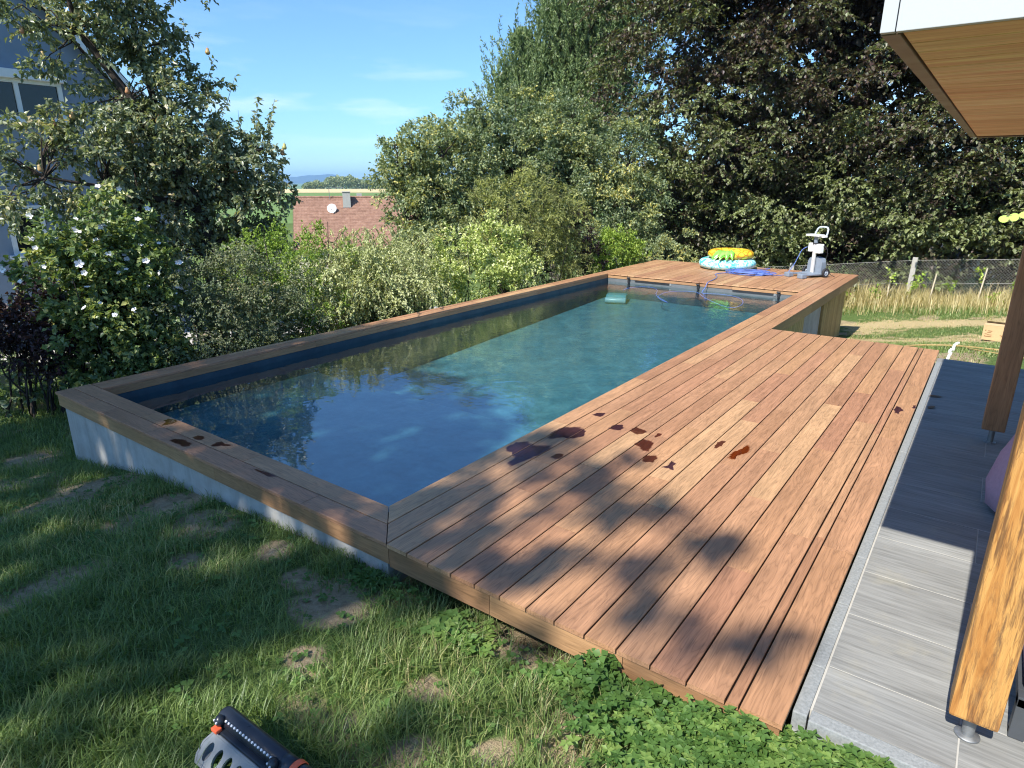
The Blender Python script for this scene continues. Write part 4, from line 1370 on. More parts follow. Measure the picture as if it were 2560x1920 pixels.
def plates(cr, x0, x1, yf, z0, z1, left, seed):
    """flat layered sprays held out from the crown, with dark gaps between the tiers"""
    r = np.random.default_rng(seed)
    C, R = [], []
    for z in np.arange(z0, z1, .92):
        for x in np.arange(x0, x1, 1.05):
            xx, zz = x + r.uniform(-.6, .6), z + r.uniform(-.38, .38)
            if r.random() < .16 or (left is not None and xx < left(zz) - .3): continue
            if abs(xx - 2.0) < .6 and abs(zz + .5) < .45: continue
            C.append((xx, yf - .10 * max(0, min(zz, 5)) + r.uniform(-.9, .9) + .35 * max(0, -xx - 5), zz)); R.append(r.uniform(.75, 1.25))
    C = np.array(C); R = np.array(R)
    k = C[:, 2] > gz(C[:, 0], C[:, 1]) + .5
    C, R = C[k], R[k]
    out = np.tile(np.array([[.0, -.45, -.02]]), (len(C), 1))
    # the deep inside of the crown, behind the outer tiers
    D = np.array([(x + r.uniform(-.4, .4), yf + 4.2 + r.uniform(-.6, .8), z + r.uniform(-.4, .4)) for z in np.arange(z0 + .4, z1 + .8, .75) for x in np.arange(x0 + .3, x1 + .6, .8) if left is None or x > left(z) + .4])
    D = D[~((np.abs(D[:, 0] - 2.1) < .7) & (D[:, 2] < .4))]
    sprays(cr, D, .85, 8, 9, .20, .15, .1, .8, .2, .6, (.0, .6), 1.0, .3, None, None, .2)
    sprays(cr, C, R, 24, 26, .105, .074, .02, .16, .30, 2.4, (.25, .95), 1.0, .3, None, out, .22)


def beech(name, label, base, top, lobes, seed, ext=None):
    def tonef(P):
        # upper and outer growth copper, lower leaves greener
        return .10 - .045 * (P[:, 2] - 2.0) + .34 * (vnoise(P[:, 0] + P[:, 1], P[:, 2], .55, seed) - .5)
    return lobe_tree(name, label, base, top, lobes, M_BEECH, 10.5, 13, 17, .112, .078, .74, .05, .25, .32, 1.8, (.05, .75), .5, .25, tr_r=.42, limb_r=.1, tonef=tonef, extra=(lambda cr: plates(cr, *ext)) if ext else None,
                     keep=lambda C: (C[:, 2] > gz(C[:, 0], C[:, 1]) + .35) & (C[:, 1] > 16.25 + .25 * np.maximum(0, -C[:, 0] - 5)) & ~((np.abs(C[:, 0] - 2.1) < .45) & (np.abs(C[:, 2] + .55) < .35)))

def beech_lobes(x0, x1, y0, zs, seed, left=None):
    r = np.random.default_rng(seed)
    out = []
    for z in zs:
        for x in np.arange(x0, x1 + .01, 1.9):
            xx = x + r.uniform(-.6, .6); zz = z + r.uniform(-.6, .6)
            if left is not None and xx < left(zz): continue
            bulge = 1.6 * math.cos(min(1.4, abs(xx - (x0 + x1) / 2) / (x1 - x0) * 2)) + .10 * min(zz, 8)
            out.append(((xx, y0 + r.uniform(0, 1.2) + 1.8 - bulge * .6, zz), r.uniform(1.15, 1.75)))
            if r.random() < .75: out.append(((xx + r.uniform(-.8, .8), y0 + r.uniform(2.6, 5.0), zz), r.uniform(1.3, 1.9)))
    return out
zs = [-.4, 1.3, 3.0, 4.7, 6.4, 8.1, 9.8]
left = lambda z: np.interp(z, [-1, 0, 1.0, 3, 5, 7, 9, 10.5], [-6.8, -7.8, -8.6, -8.8, -8.6, -7.9, -7.0, -6.6])
beech('copper_beech', 'huge copper beech with dark bronze foliage behind the far deck', (-2.6, 21.5), (-2.6, 21.3, 9.5), beech_lobes(-8.8, 1.0, 18.6, zs, 4, left), 3, (-8.8, 1.3, 17.0, -.6, 11.0, left, 21))
beech('green_beech', 'tall dark beech behind the mesh fence, partly hidden by the roof', (6.5, 22.5), (6.4, 22.3, 9.0), beech_lobes(2.6, 7.0, 18.6, zs[:5], 9), 6, (1.3, 6.2, 17.1, -.6, 7.0, None, 33))
# ------------------------------------------------------------------ grass and ground cover
def blades(name, label, X, Y, h, w, m, lean=.6, tone=None, z=None, bend_=.5):
    n = len(X)
    Z = gz(X, Y) - .012 if z is None else z
    a = RNG.uniform(0, 2 * PI, n)
    h = h * RNG.uniform(.55, 1.25, n)
    d = np.stack([np.cos(a), np.sin(a)], 1)
    s = np.stack([-d[:, 1], d[:, 0]], 1) * (w * RNG.uniform(.7, 1.3, n))[:, None] * .5
    ln = RNG.uniform(.1, 1.0, n) * lean
    b = np.stack([X, Y], 1)
    m1 = b + d * (h * ln * .35)[:, None]
    tp = b + d * (h * ln * (1 + bend_))[:, None]
    zz = lambda p, q: np.c_[p, q]
    hv = h * np.sqrt(np.maximum(.12, 1 - (ln * .8) ** 2))
    V = np.stack([zz(b - s, Z), zz(b + s, Z), zz(m1 - s * .8, Z + hv * .62), zz(m1 + s * .8, Z + hv * .62), zz(tp, Z + hv)], 1)
    k = np.arange(n)[:, None] * 5
    F = np.concatenate([k + [0, 1, 3], k + [0, 3, 2], k + [2, 3, 4]], 1).reshape(-1, 3)
    T = np.clip(RNG.uniform(.1, .8, n) + (0 if tone is None else tone), 0, 1)
    o = link(name, face_mesh(name, V.reshape(-1, 3), F, False, {'tone': np.repeat(T, 5)}), m)
    return tag(o, label, kind='stuff')

M_GRASS = leafmat('lawn_grass', [(0.0, (0.078, 0.125, 0.031)), (0.45, (0.149, 0.225, 0.060)), (0.8, (0.267, 0.331, 0.102)), (1.0, (0.567, 0.437, 0.256))], .42, .4, .35)
M_STRAW = leafmat('dry_grass', [(0.0, (0.188, 0.240, 0.079)), (0.25, (0.423, 0.360, 0.172)), (0.7, (0.647, 0.528, 0.290)), (1.0, (0.720, 0.684, 0.436))], .6, .25, .35)
M_COVER = leafmat('clover_leaf', [(0.0, (0.055, 0.12, 0.025)), (0.6, (0.11, 0.20, 0.045)), (1.0, (0.20, 0.29, 0.07))], .5, .3)

def near_grass():
    n = 250000
    X = RNG.uniform(-6.2, 3.2, n); Y = RNG.uniform(-3.0, -.24, n)
    # keep what the low camera can see, thin out far to the left
    d = np.hypot(X - 2.5, Y + 2.24)
    keep = (RNG.random(n) < np.clip(3.2 / d, .25, 1)) & (Y > -2.9) & (X < 2.15 + RNG.normal(size=n) * .03)
    keep &= ~((X > .9) & (Y < -1.9))
    keep &= ~((X > .60) & (X < 1.15) & (Y > -1.56) & (Y < -1.27) & (RNG.random(n) < .93))
    keep &= RNG.random(n) > bare(X, Y) * 1.05 - .06
    tuft = vnoise(X, Y, 6.5, 7)
    keep &= RNG.random(n) < .25 + 1.1 * tuft
    X, Y, tuft = X[keep], Y[keep], tuft[keep]
    blades('grass', 'long soft lawn grass in tufts along the front of the pool', X, Y, .05 + .062 * tuft, .0038, M_GRASS, .95, (vnoise(X, Y, 1.3, 9) - .5) * .5)
    n = 22000
    X = RNG.uniform(-7.4, -3.9, n); Y = RNG.uniform(-.3, 4.0, n)
    k = (X < XO - .02)
    blades('grass', 'rough grass under the shrubs at the left', X[k], Y[k], .09, .006, M_GRASS, .9)
near_grass()

def far_grass():
    n = 60000
    X = RNG.uniform(.3, 5.2, n); Y = RNG.uniform(6.1, 15.6, n)
    dm = drymask(X, Y)
    k = (RNG.random(n) > dm * .92) & ~((X < .5) & (Y < 12.2)) & (X < 2.5 + (Y - 6) * .3)
    X, Y, dm = X[k], Y[k], dm[k]
    blades('grass', 'short green lawn grass between deck and mesh fence', X, Y, .045, .008, M_GRASS, .8, .12 + dm * .5)
    n = 7500
    X = RNG.uniform(-1.6, 5.5, n); Y = 15.85 + RNG.normal(size=n) * .42
    k = RNG.random(n) < .5 + .9 * vnoise(X, Y, 1.6, 12)
    X, Y = X[k], Y[k]
    blades('tall_dry_grass', 'tall straw coloured grass along the mesh fence', X, Y, .30 + .34 * vnoise(X, Y, 1.1, 13), .013, M_STRAW, .55, .1, bend_=.4)
    n = 3000
    X = RNG.uniform(-1.6, 5.5, n); Y = 15.1 + RNG.normal(size=n) * .22
    blades('low_green_grass', 'fresh green grass edge in front of the tall dry grass', X, Y, .16, .012, M_GRASS, .7, .2)
    # leafy weeds between the stalks
    cr = Crown()
    C = np.array([(1.28, 15.6, -.42), (1.2, 15.7, -.3), (1.05, 15.6, -.5), (.45, 15.3, -.55), (.55, 15.4, -.4), (2.9, 15.5, -.45), (3.1, 15.6, -.35), (2.7, 15.6, -.6), (3.3, 15.4, -.55), (1.9, 15.7, -.55), (2.2, 15.9, -.4), (-.2, 15.2, -.75), (-.6, 15.4, -.7)])
    C = C + RNG.normal(size=C.shape) * .1
    sprays(cr, C, .2, 8, 6, .06, .045, .3, 1, .2, .8, (.3, 1))
    tag(cr.build('weeds', M_LIME), 'yellow-green leafy weeds among the dry stalks', kind='stuff')
far_grass()

def ground_cover():
    cr = Crown()
    def patch(n, cx, cy, sx, sy, h, L, W, tone, leaflets=5):
        x = cx + RNG.normal(size=n) * sx; y = cy + RNG.normal(size=n) * sy
        lim = np.where(x > 2.2, np.clip(-.19 - .02 * RNG.random(n), -9, 9), -.285)
        k = (y < lim) | ((y < lim + .07) & (RNG.random(n) < .25) & (x > 2.2))
        x, y = x[k], y[k]
        n = len(x)
        z = gz(x, y) + h * RNG.uniform(.3, 1.1, n) * (.5 + vnoise(x, y, 7, 4))
        i = np.repeat(np.arange(n), leaflets)
        a = np.tile(np.arange(leaflets) * 2 * PI / leaflets, n) + np.repeat(RNG.uniform(0, 6, n), leaflets)
        tilt = RNG.normal(size=(n, 3)) * .35
        A = np.stack([np.cos(a), np.sin(a), RNG.normal(size=len(a)) * .2 + .05], 1)
        N = tilt[i] + np.array([0, 0, 1.0])
        P = np.stack([x, y, z], 1)[i]
        sc = np.repeat(RNG.uniform(.7, 1.3, n), leaflets)
        T = np.repeat(np.clip(RNG.uniform(tone[0], tone[1], n), 0, 1), leaflets)
        cr.put(P, A, N, L * sc, W * sc, T)
    patch(1700, 2.04, -.46, .21, .14, .095, .026, .0155, (.0, 1.0))
    patch(1200, 2.32, -.32, .20, .09, .075, .026, .0155, (.2, 1.0))
    patch(650, 2.62, -.30, .16, .06, .055, .026, .0155, (.3, 1.0))
    patch(320, 1.66, -.36, .09, .05, .12, .03, .028, (.1, .6), 3)
    patch(150, 1.45, -.40, .12, .05, .05, .026, .022, (.2, .8), 3)
    patch(120, .28, -.36, .14, .05, .05, .03, .022, (.0, .5), 4)
    patch(160, .85, -.42, .1, .06, .05, .034, .026, (.4, 1), 4)
    patch(500, .2, -.9, 1.3, .45, .03, .024, .022, (.1, .8), 3)
    patch(300, -2.3, -.6, .9, .3, .04, .024, .02, (.0, .5), 3)
    tag(cr.build('ground_cover', M_COVER, None, .12, .1), 'five-leaved creeping plants and clover by the deck corner', kind='stuff')
ground_cover()

# ------------------------------------------------------------------ wet patches on the boards
PUD = [[[0.178,2.002],[0.185,2.027],[0.189,2.049],[0.185,2.066],[0.215,2.084],[0.233,2.094],[0.247,2.112],[0.257,2.098],[0.262,2.079],[0.264,2.066],[0.268,2.035],[0.267,2.013],[0.264,1.993],[0.235,1.998],[0.214,1.99],[0.201,1.999]],[[0.161,1.363],[0.16,1.382],[0.151,1.407],[0.152,1.429],[0.15,1.443],[0.14,1.464],[0.132,1.484],[0.134,1.512],[0.131,1.535],[0.135,1.552],[0.14,1.575],[0.134,1.597],[0.139,1.613],[0.142,1.634],[0.155,1.657],[0.162,1.669],[0.182,1.68],[0.194,1.687],[0.212,1.711],[0.228,1.721],[0.252,1.737],[0.264,1.715],[0.285,1.706],[0.299,1.691],[0.327,1.677],[0.326,1.658],[0.335,1.63],[0.349,1.617],[0.354,1.597],[0.365,1.569],[0.352,1.546],[0.339,1.524],[0.337,1.513],[0.32,1.48],[0.306,1.476],[0.274,1.463],[0.252,1.461],[0.239,1.437],[0.224,1.424],[0.212,1.4],[0.21,1.378],[0.188,1.374]],[[0.033,1.059],[0.026,1.077],[0.025,1.105],[0.026,1.123],[0.033,1.151],[0.032,1.168],[0.025,1.195],[0.042,1.207],[0.058,1.223],[0.074,1.251],[0.098,1.264],[0.114,1.249],[0.13,1.237],[0.159,1.232],[0.173,1.245],[0.197,1.258],[0.214,1.272],[0.229,1.286],[0.247,1.297],[0.271,1.313],[0.274,1.297],[0.286,1.274],[0.287,1.255],[0.298,1.238],[0.299,1.219],[0.299,1.198],[0.293,1.176],[0.295,1.157],[0.288,1.137],[0.292,1.114],[0.291,1.096],[0.283,1.071],[0.276,1.054],[0.283,1.029],[0.278,1.011],[0.275,0.985],[0.273,0.969],[0.269,0.947],[0.265,0.932],[0.263,0.911],[0.252,0.883],[0.254,0.869],[0.248,0.849],[0.25,0.82],[0.23,0.833],[0.206,0.842],[0.19,0.854],[0.187,0.872],[0.188,0.896],[0.187,0.918],[0.18,0.942],[0.175,0.956],[0.163,0.972],[0.145,0.994],[0.132,1.0],[0.119,1.019],[0.097,1.014],[0.075,1.014],[0.064,1.023],[0.05,1.041]],[[0.365,1.109],[0.367,1.134],[0.371,1.159],[0.367,1.172],[0.369,1.189],[0.384,1.208],[0.412,1.216],[0.422,1.208],[0.428,1.184],[0.436,1.165],[0.438,1.144],[0.43,1.129],[0.418,1.1],[0.397,1.108]],[[0.425,1.816],[0.433,1.842],[0.426,1.867],[0.425,1.893],[0.431,1.913],[0.451,1.932],[0.459,1.941],[0.478,1.958],[0.497,1.931],[0.504,1.912],[0.526,1.895],[0.521,1.876],[0.522,1.856],[0.523,1.829],[0.495,1.819],[0.465,1.809],[0.443,1.814]],[[0.573,1.872],[0.578,1.898],[0.571,1.918],[0.577,1.95],[0.583,1.969],[0.594,1.967],[0.621,1.959],[0.646,1.955],[0.664,1.953],[0.685,1.942],[0.694,1.917],[0.691,1.902],[0.691,1.879],[0.685,1.858],[0.666,1.846],[0.66,1.822],[0.628,1.838],[0.601,1.847],[0.585,1.861]],[[0.777,1.857],[0.769,1.889],[0.774,1.91],[0.763,1.934],[0.77,1.958],[0.783,1.958],[0.801,1.964],[0.802,1.95],[0.805,1.918],[0.804,1.903],[0.795,1.88],[0.789,1.856],[0.782,1.858]],[[0.717,1.655],[0.716,1.672],[0.722,1.7],[0.725,1.714],[0.72,1.737],[0.722,1.759],[0.725,1.779],[0.741,1.787],[0.768,1.791],[0.791,1.785],[0.811,1.772],[0.826,1.762],[0.83,1.744],[0.836,1.716],[0.836,1.699],[0.845,1.677],[0.848,1.662],[0.846,1.64],[0.852,1.612],[0.863,1.592],[0.845,1.583],[0.818,1.575],[0.799,1.592],[0.783,1.604],[0.778,1.628],[0.744,1.637]],[[0.884,1.423],[0.881,1.437],[0.876,1.46],[0.87,1.481],[0.872,1.501],[0.868,1.519],[0.892,1.542],[0.91,1.556],[0.929,1.573],[0.944,1.55],[0.963,1.523],[0.955,1.499],[0.955,1.479],[0.963,1.464],[0.961,1.439],[0.936,1.432],[0.916,1.411],[0.897,1.413]],[[1.026,1.406],[1.038,1.431],[1.053,1.45],[1.055,1.473],[1.05,1.496],[1.047,1.522],[1.042,1.55],[1.066,1.538],[1.09,1.524],[1.089,1.502],[1.086,1.474],[1.098,1.453],[1.113,1.426],[1.118,1.405],[1.098,1.407],[1.078,1.417],[1.053,1.409]],[[1.192,1.916],[1.192,1.941],[1.182,1.955],[1.185,1.984],[1.181,1.998],[1.182,2.013],[1.175,2.042],[1.184,2.053],[1.19,2.085],[1.194,2.098],[1.204,2.097],[1.224,2.1],[1.227,2.073],[1.221,2.05],[1.226,2.027],[1.226,2.009],[1.23,1.982],[1.22,1.969],[1.216,1.939],[1.213,1.914],[1.201,1.915]],[[1.32,1.808],[1.329,1.829],[1.327,1.846],[1.316,1.871],[1.321,1.893],[1.319,1.915],[1.322,1.939],[1.325,1.955],[1.34,1.973],[1.34,1.995],[1.349,2.022],[1.36,2.04],[1.355,2.061],[1.359,2.084],[1.363,2.114],[1.365,2.133],[1.382,2.119],[1.391,2.106],[1.396,2.083],[1.4,2.065],[1.407,2.047],[1.412,2.028],[1.413,2.007],[1.413,1.989],[1.406,1.969],[1.398,1.944],[1.384,1.924],[1.376,1.894],[1.363,1.873],[1.368,1.854],[1.37,1.823],[1.376,1.804],[1.359,1.793],[1.347,1.788],[1.339,1.801]],[[-2.295,-0.156],[-2.311,-0.136],[-2.327,-0.121],[-2.346,-0.092],[-2.367,-0.08],[-2.393,-0.079],[-2.416,-0.077],[-2.41,-0.049],[-2.415,-0.03],[-2.384,-0.023],[-2.369,-0.017],[-2.344,-0.006],[-2.324,-0.009],[-2.3,-0.023],[-2.275,-0.022],[-2.281,-0.037],[-2.277,-0.063],[-2.269,-0.082],[-2.282,-0.109],[-2.294,-0.129],[-2.294,-0.141]],[[-1.97,-0.257],[-1.975,-0.237],[-1.969,-0.211],[-1.949,-0.201],[-1.932,-0.194],[-1.906,-0.177],[-1.893,-0.182],[-1.871,-0.177],[-1.84,-0.184],[-1.819,-0.184],[-1.799,-0.179],[-1.778,-0.181],[-1.757,-0.208],[-1.732,-0.219],[-1.751,-0.238],[-1.766,-0.259],[-1.791,-0.257],[-1.814,-0.255],[-1.84,-0.253],[-1.859,-0.255],[-1.884,-0.258],[-1.91,-0.258],[-1.932,-0.258],[-1.949,-0.257]],[[-1.89,-0.133],[-1.897,-0.107],[-1.898,-0.08],[-1.872,-0.073],[-1.846,-0.061],[-1.825,-0.072],[-1.802,-0.076],[-1.792,-0.094],[-1.785,-0.115],[-1.804,-0.126],[-1.829,-0.136],[-1.842,-0.137],[-1.861,-0.131]],[[-1.643,-0.139],[-1.653,-0.117],[-1.661,-0.089],[-1.67,-0.074],[-1.664,-0.06],[-1.651,-0.038],[-1.621,-0.044],[-1.589,-0.05],[-1.573,-0.045],[-1.545,-0.034],[-1.525,-0.034],[-1.522,-0.049],[-1.529,-0.06],[-1.539,-0.065],[-1.559,-0.08],[-1.582,-0.087],[-1.584,-0.105],[-1.595,-0.119],[-1.613,-0.13]],[[-1.066,-0.168],[-1.034,-0.16],[-1.012,-0.162],[-0.982,-0.155],[-0.955,-0.151],[-0.943,-0.15],[-0.913,-0.141],[-0.899,-0.138],[-0.867,-0.141],[-0.842,-0.148],[-0.845,-0.164],[-0.858,-0.181],[-0.88,-0.186],[-0.905,-0.184],[-0.926,-0.181],[-0.939,-0.18],[-0.96,-0.181],[-0.982,-0.179],[-1.008,-0.179],[-1.04,-0.178]],[[2.081,3.559],[2.086,3.583],[2.091,3.608],[2.086,3.625],[2.093,3.646],[2.089,3.67],[2.094,3.691],[2.105,3.689],[2.119,3.68],[2.131,3.667],[2.14,3.64],[2.148,3.621],[2.157,3.605],[2.159,3.576],[2.148,3.561],[2.139,3.542],[2.133,3.513],[2.14,3.489],[2.133,3.463],[2.121,3.474],[2.105,3.48],[2.099,3.502],[2.104,3.523],[2.091,3.548]],[[2.197,3.707],[2.207,3.724],[2.208,3.75],[2.2,3.77],[2.207,3.794],[2.217,3.796],[2.222,3.806],[2.225,3.776],[2.221,3.75],[2.231,3.732],[2.225,3.704],[2.217,3.696],[2.209,3.683],[2.208,3.696]]]
PUDL = ['small bluish wet patch farthest along the second plank from the pool', 'broad purple wet patch by the pool edge under the small bluish one', 'largest purple wet patch at the pool edge nearest the shaded corner',
        'faint damp oval just right of the largest purple patch', 'small blue-grey wet oval right of the broad purple patch', 'jagged brown wet patch beside the blue-grey oval', 'little dark wet drop right of the jagged brown patch',
        'reddish purple ragged wet patch in the middle of the spill', 'dark red oval wet patch below the ragged reddish one', 'star shaped wet splash nearest the dappled shade', 'narrow dark red wet streak left of the orange-brown one', 'orange-brown elongated wet patch farthest from the pool',
        'olive coloured wet patch on the front coping nearest the far corner', 'longest dark wet patch on the outer front coping plank', 'small dark wet patch on the inner coping plank behind the longest one', 'curved dark wet patch on the inner front coping plank', 'dark wet patch across the seam of the front coping near the mitre',
        'dark splatter on the last deck plank beside the terrace', 'tiny dark stain at the deck edge next to the splatter']

def clip_x(poly, xa, sign, ax=0):
    out = []
    n = len(poly)
    for i in range(n):
        p, q = poly[i], poly[(i + 1) % n]
        fp, fq = (p[ax] - xa) * sign, (q[ax] - xa) * sign
        if fp >= 0: out.append(p)
        if fp * fq < 0:
            t = fp / (fp - fq)
            out.append((p[0] + (q[0] - p[0]) * t, p[1] + (q[1] - p[1]) * t))
    return out

def film(name, tint):
    t = NT(name)
    at = t.n('ShaderNodeAttribute', attribute_name='deep')
    n1 = t.noise(t.coords(), 55, 4)
    f = t.math('ADD', at.outputs['Fac'], t.math('MULTIPLY', t.math('SUBTRACT', n1, 0.5), 0.9))
    k = t.ramp(f, [(0.05, 0.0), (0.75, 1.0)])
    tr = t.n('ShaderNodeBsdfTransparent')
    t.l(t.mix(k, (1.0, 1.0, 1.0), tint), tr.inputs['Color'])
    gl = t.n('ShaderNodeBsdfGlossy')
    gl.inputs['Roughness'].default_value = 0.06
    fr = t.n('ShaderNodeLayerWeight')
    fr.inputs['Blend'].default_value = 0.10
    ms = t.n('ShaderNodeMixShader')
    t.l(t.math('MULTIPLY', fr.outputs['Facing'], t.math('MULTIPLY', k, 0.42)), ms.inputs[0])
    t.l(tr.outputs[0], ms.inputs[1])
    t.l(gl.outputs[0], ms.inputs[2])
    return t.done(ms)


def puddles():
    mats = [film('wet_film_violet', (.36, .31, .46)), film('wet_film_brown', (.46, .34, .36)), film('wet_film_orange', (.56, .32, .19)), film('wet_film_olive', (.52, .48, .32))]
    pick = [0, 0, 0, 1, 0, 1, 1, 1, 1, 0, 1, 2, 3, 1, 1, 1, 1, 0, 0]
    for i, poly in enumerate(PUD):
        front = i in (12, 13, 14, 15, 16)
        edges = [-2 * PW, -PW, 0] if front else [k * PW for k in range(15)] + [2.077, 2.24]
        V, F, D = [], [], []
        cx = sum(p[0] for p in poly) / len(poly); cy = sum(p[1] for p in poly) / len(poly)
        for a, b in zip(edges[:-1], edges[1:]):
            ax = 1 if front else 0
            lo_, hi_ = a + .0035, b - .0035
            pl = clip_x(clip_x(poly, lo_, 1, ax), hi_, -1, ax)
            if len(pl) < 3: continue
            n = len(pl); b0 = len(V)
            mx = sum(p[0] for p in pl) / n; my = sum(p[1] for p in pl) / n
            for x, y in pl:
                on_gap = min(abs((x, y)[ax] - lo_), abs((x, y)[ax] - hi_)) < 1e-5
                V.append((x, y, .0014)); D.append(.8 if on_gap else 0.0)
            for x, y in pl:
                on_gap = min(abs((x, y)[ax] - lo_), abs((x, y)[ax] - hi_)) < 1e-5
                q = [mx + (x - mx) * .72, my + (y - my) * .72]
                V.append((q[0], q[1], .0016)); D.append(1.0)
            F += [(b0 + j, b0 + (j + 1) % n, b0 + n + (j + 1) % n, b0 + n + j) for j in range(n)]
            F.append(tuple(range(b0 + n, b0 + 2 * n)))
        me = bpy.data.meshes.new('puddle')
        me.from_pydata(V, [], F)
        at = me.attributes.new('deep', 'FLOAT', 'POINT')
        at.data.foreach_set('value', D)
        me.update()
        o = link('puddle', me, mats[pick[i]])
        tag(o, PUDL[i], 'puddle', 'wet patches drying on the boards')
puddles()

# ------------------------------------------------------------------ inflatable rings on the far deck
def torus_mesh(R, r, squash=.85, nu=40, nv=14, wr=.0):
    V, F = [], []
    for i in range(nu):
        u = 2 * PI * i / nu
        for j in range(nv):
            v = 2 * PI * j / nv
            k = 1 + wr * math.sin(u * 9 + math.sin(v)) * (.5 + .5 * math.cos(v))
            rr = R + r * k * math.cos(v)
            V.append((rr * math.cos(u), rr * math.sin(u), r * k * squash * math.sin(v)))
    for i in range(nu):
        for j in range(nv):
            F.append((i * nv + j, ((i + 1) % nu) * nv + j, ((i + 1) % nu) * nv + (j + 1) % nv, i * nv + (j + 1) % nv))
    return face_mesh('ring', V, F, True)

def rings():
    t = NT('turquoise_vinyl')
    n1 = t.noise(t.coords((4, 4, 5)), 2.2, 4, .55, 1.2)
    c = t.ramp(n1, [(.40, (.08, .50, .53)), (.47, (.25, .70, .72)), (.56, (.72, .86, .86)), (.64, (.33, .74, .78))])
    mt = t.done(t.principled(c, .25, .5))
    lo = thing('swim_ring', 'large turquoise inflatable ring with white wave print on the far deck', 'swim ring', (-2.02, 11.66, 0))
    link('ring_tube', torus_mesh(.44, .145, .76, wr=.012), mt, lo, (0, 0, .109))
    mb = MB()
    mb.tube([(0.33, -.33, .19), (.34, -.34, .23)], .012, 8)
    mb.build('valve', M_WHITE, lo)
    t = NT('pineapple_vinyl')
    n1 = t.n('ShaderNodeTexVoronoi')
    n1.feature = 'DISTANCE_TO_EDGE'
    n1.inputs['Scale'].default_value = 7.5
    t.l(t.coords(), n1.inputs['Vector'])
    c = t.ramp(n1.outputs['Distance'], [(.03, (.55, .20, .02)), (.09, (.80, .52, .03)), (.3, (.88, .66, .05))])
    mp = t.done(t.principled(c, .25, .5))
    hi = thing('pineapple_float', 'yellow pineapple pool float with green leaves lying on the turquoise ring', 'pool float', (-1.98, 11.70, .212))
    link('ring_tube', torus_mesh(.335, .135, .70, wr=.012), mp, hi, (0, 0, .092))
    mg = plain('green_vinyl', (.20, .55, .07), .28, .5, 0, .3, 14)
    # leafy crown of the pineapple, hanging over the near side
    for k, (a, l, w) in enumerate([(-.75, .26, .085), (-.45, .30, .10), (-.1, .32, .11), (.25, .30, .10), (.6, .26, .085)]):
        V = []
        for i in range(7):
            s = i / 6
            ww = w * math.sin(PI * min(1, .15 + s * .85)) * (1 - .3 * s)
            x = math.sin(a) * l * s; y = -math.cos(a) * l * s
            V += [(x - ww * math.cos(a), y - ww * math.sin(a), .10 * math.sin(PI * s * .9) - .10 * s), (x, y, .135 * math.sin(PI * s * .9) - .10 * s + .02), (x + ww * math.cos(a), y + ww * math.sin(a), .10 * math.sin(PI * s * .9) - .10 * s)]
        F = []
        for i in range(6):
            F += [(i * 3, i * 3 + 1, i * 3 + 4, i * 3 + 3), (i * 3 + 1, i * 3 + 2, i * 3 + 5, i * 3 + 4)]
        mb = MB()
        mb.add(V, F, True)
        mb.add([(x, y, z - .035) for x, y, z in V], [f[::-1] for f in F], True)
        mb.build('leaf', mg, hi, (.02 + .03 * k - .06, -.33, .09 + .006 * k))
rings()

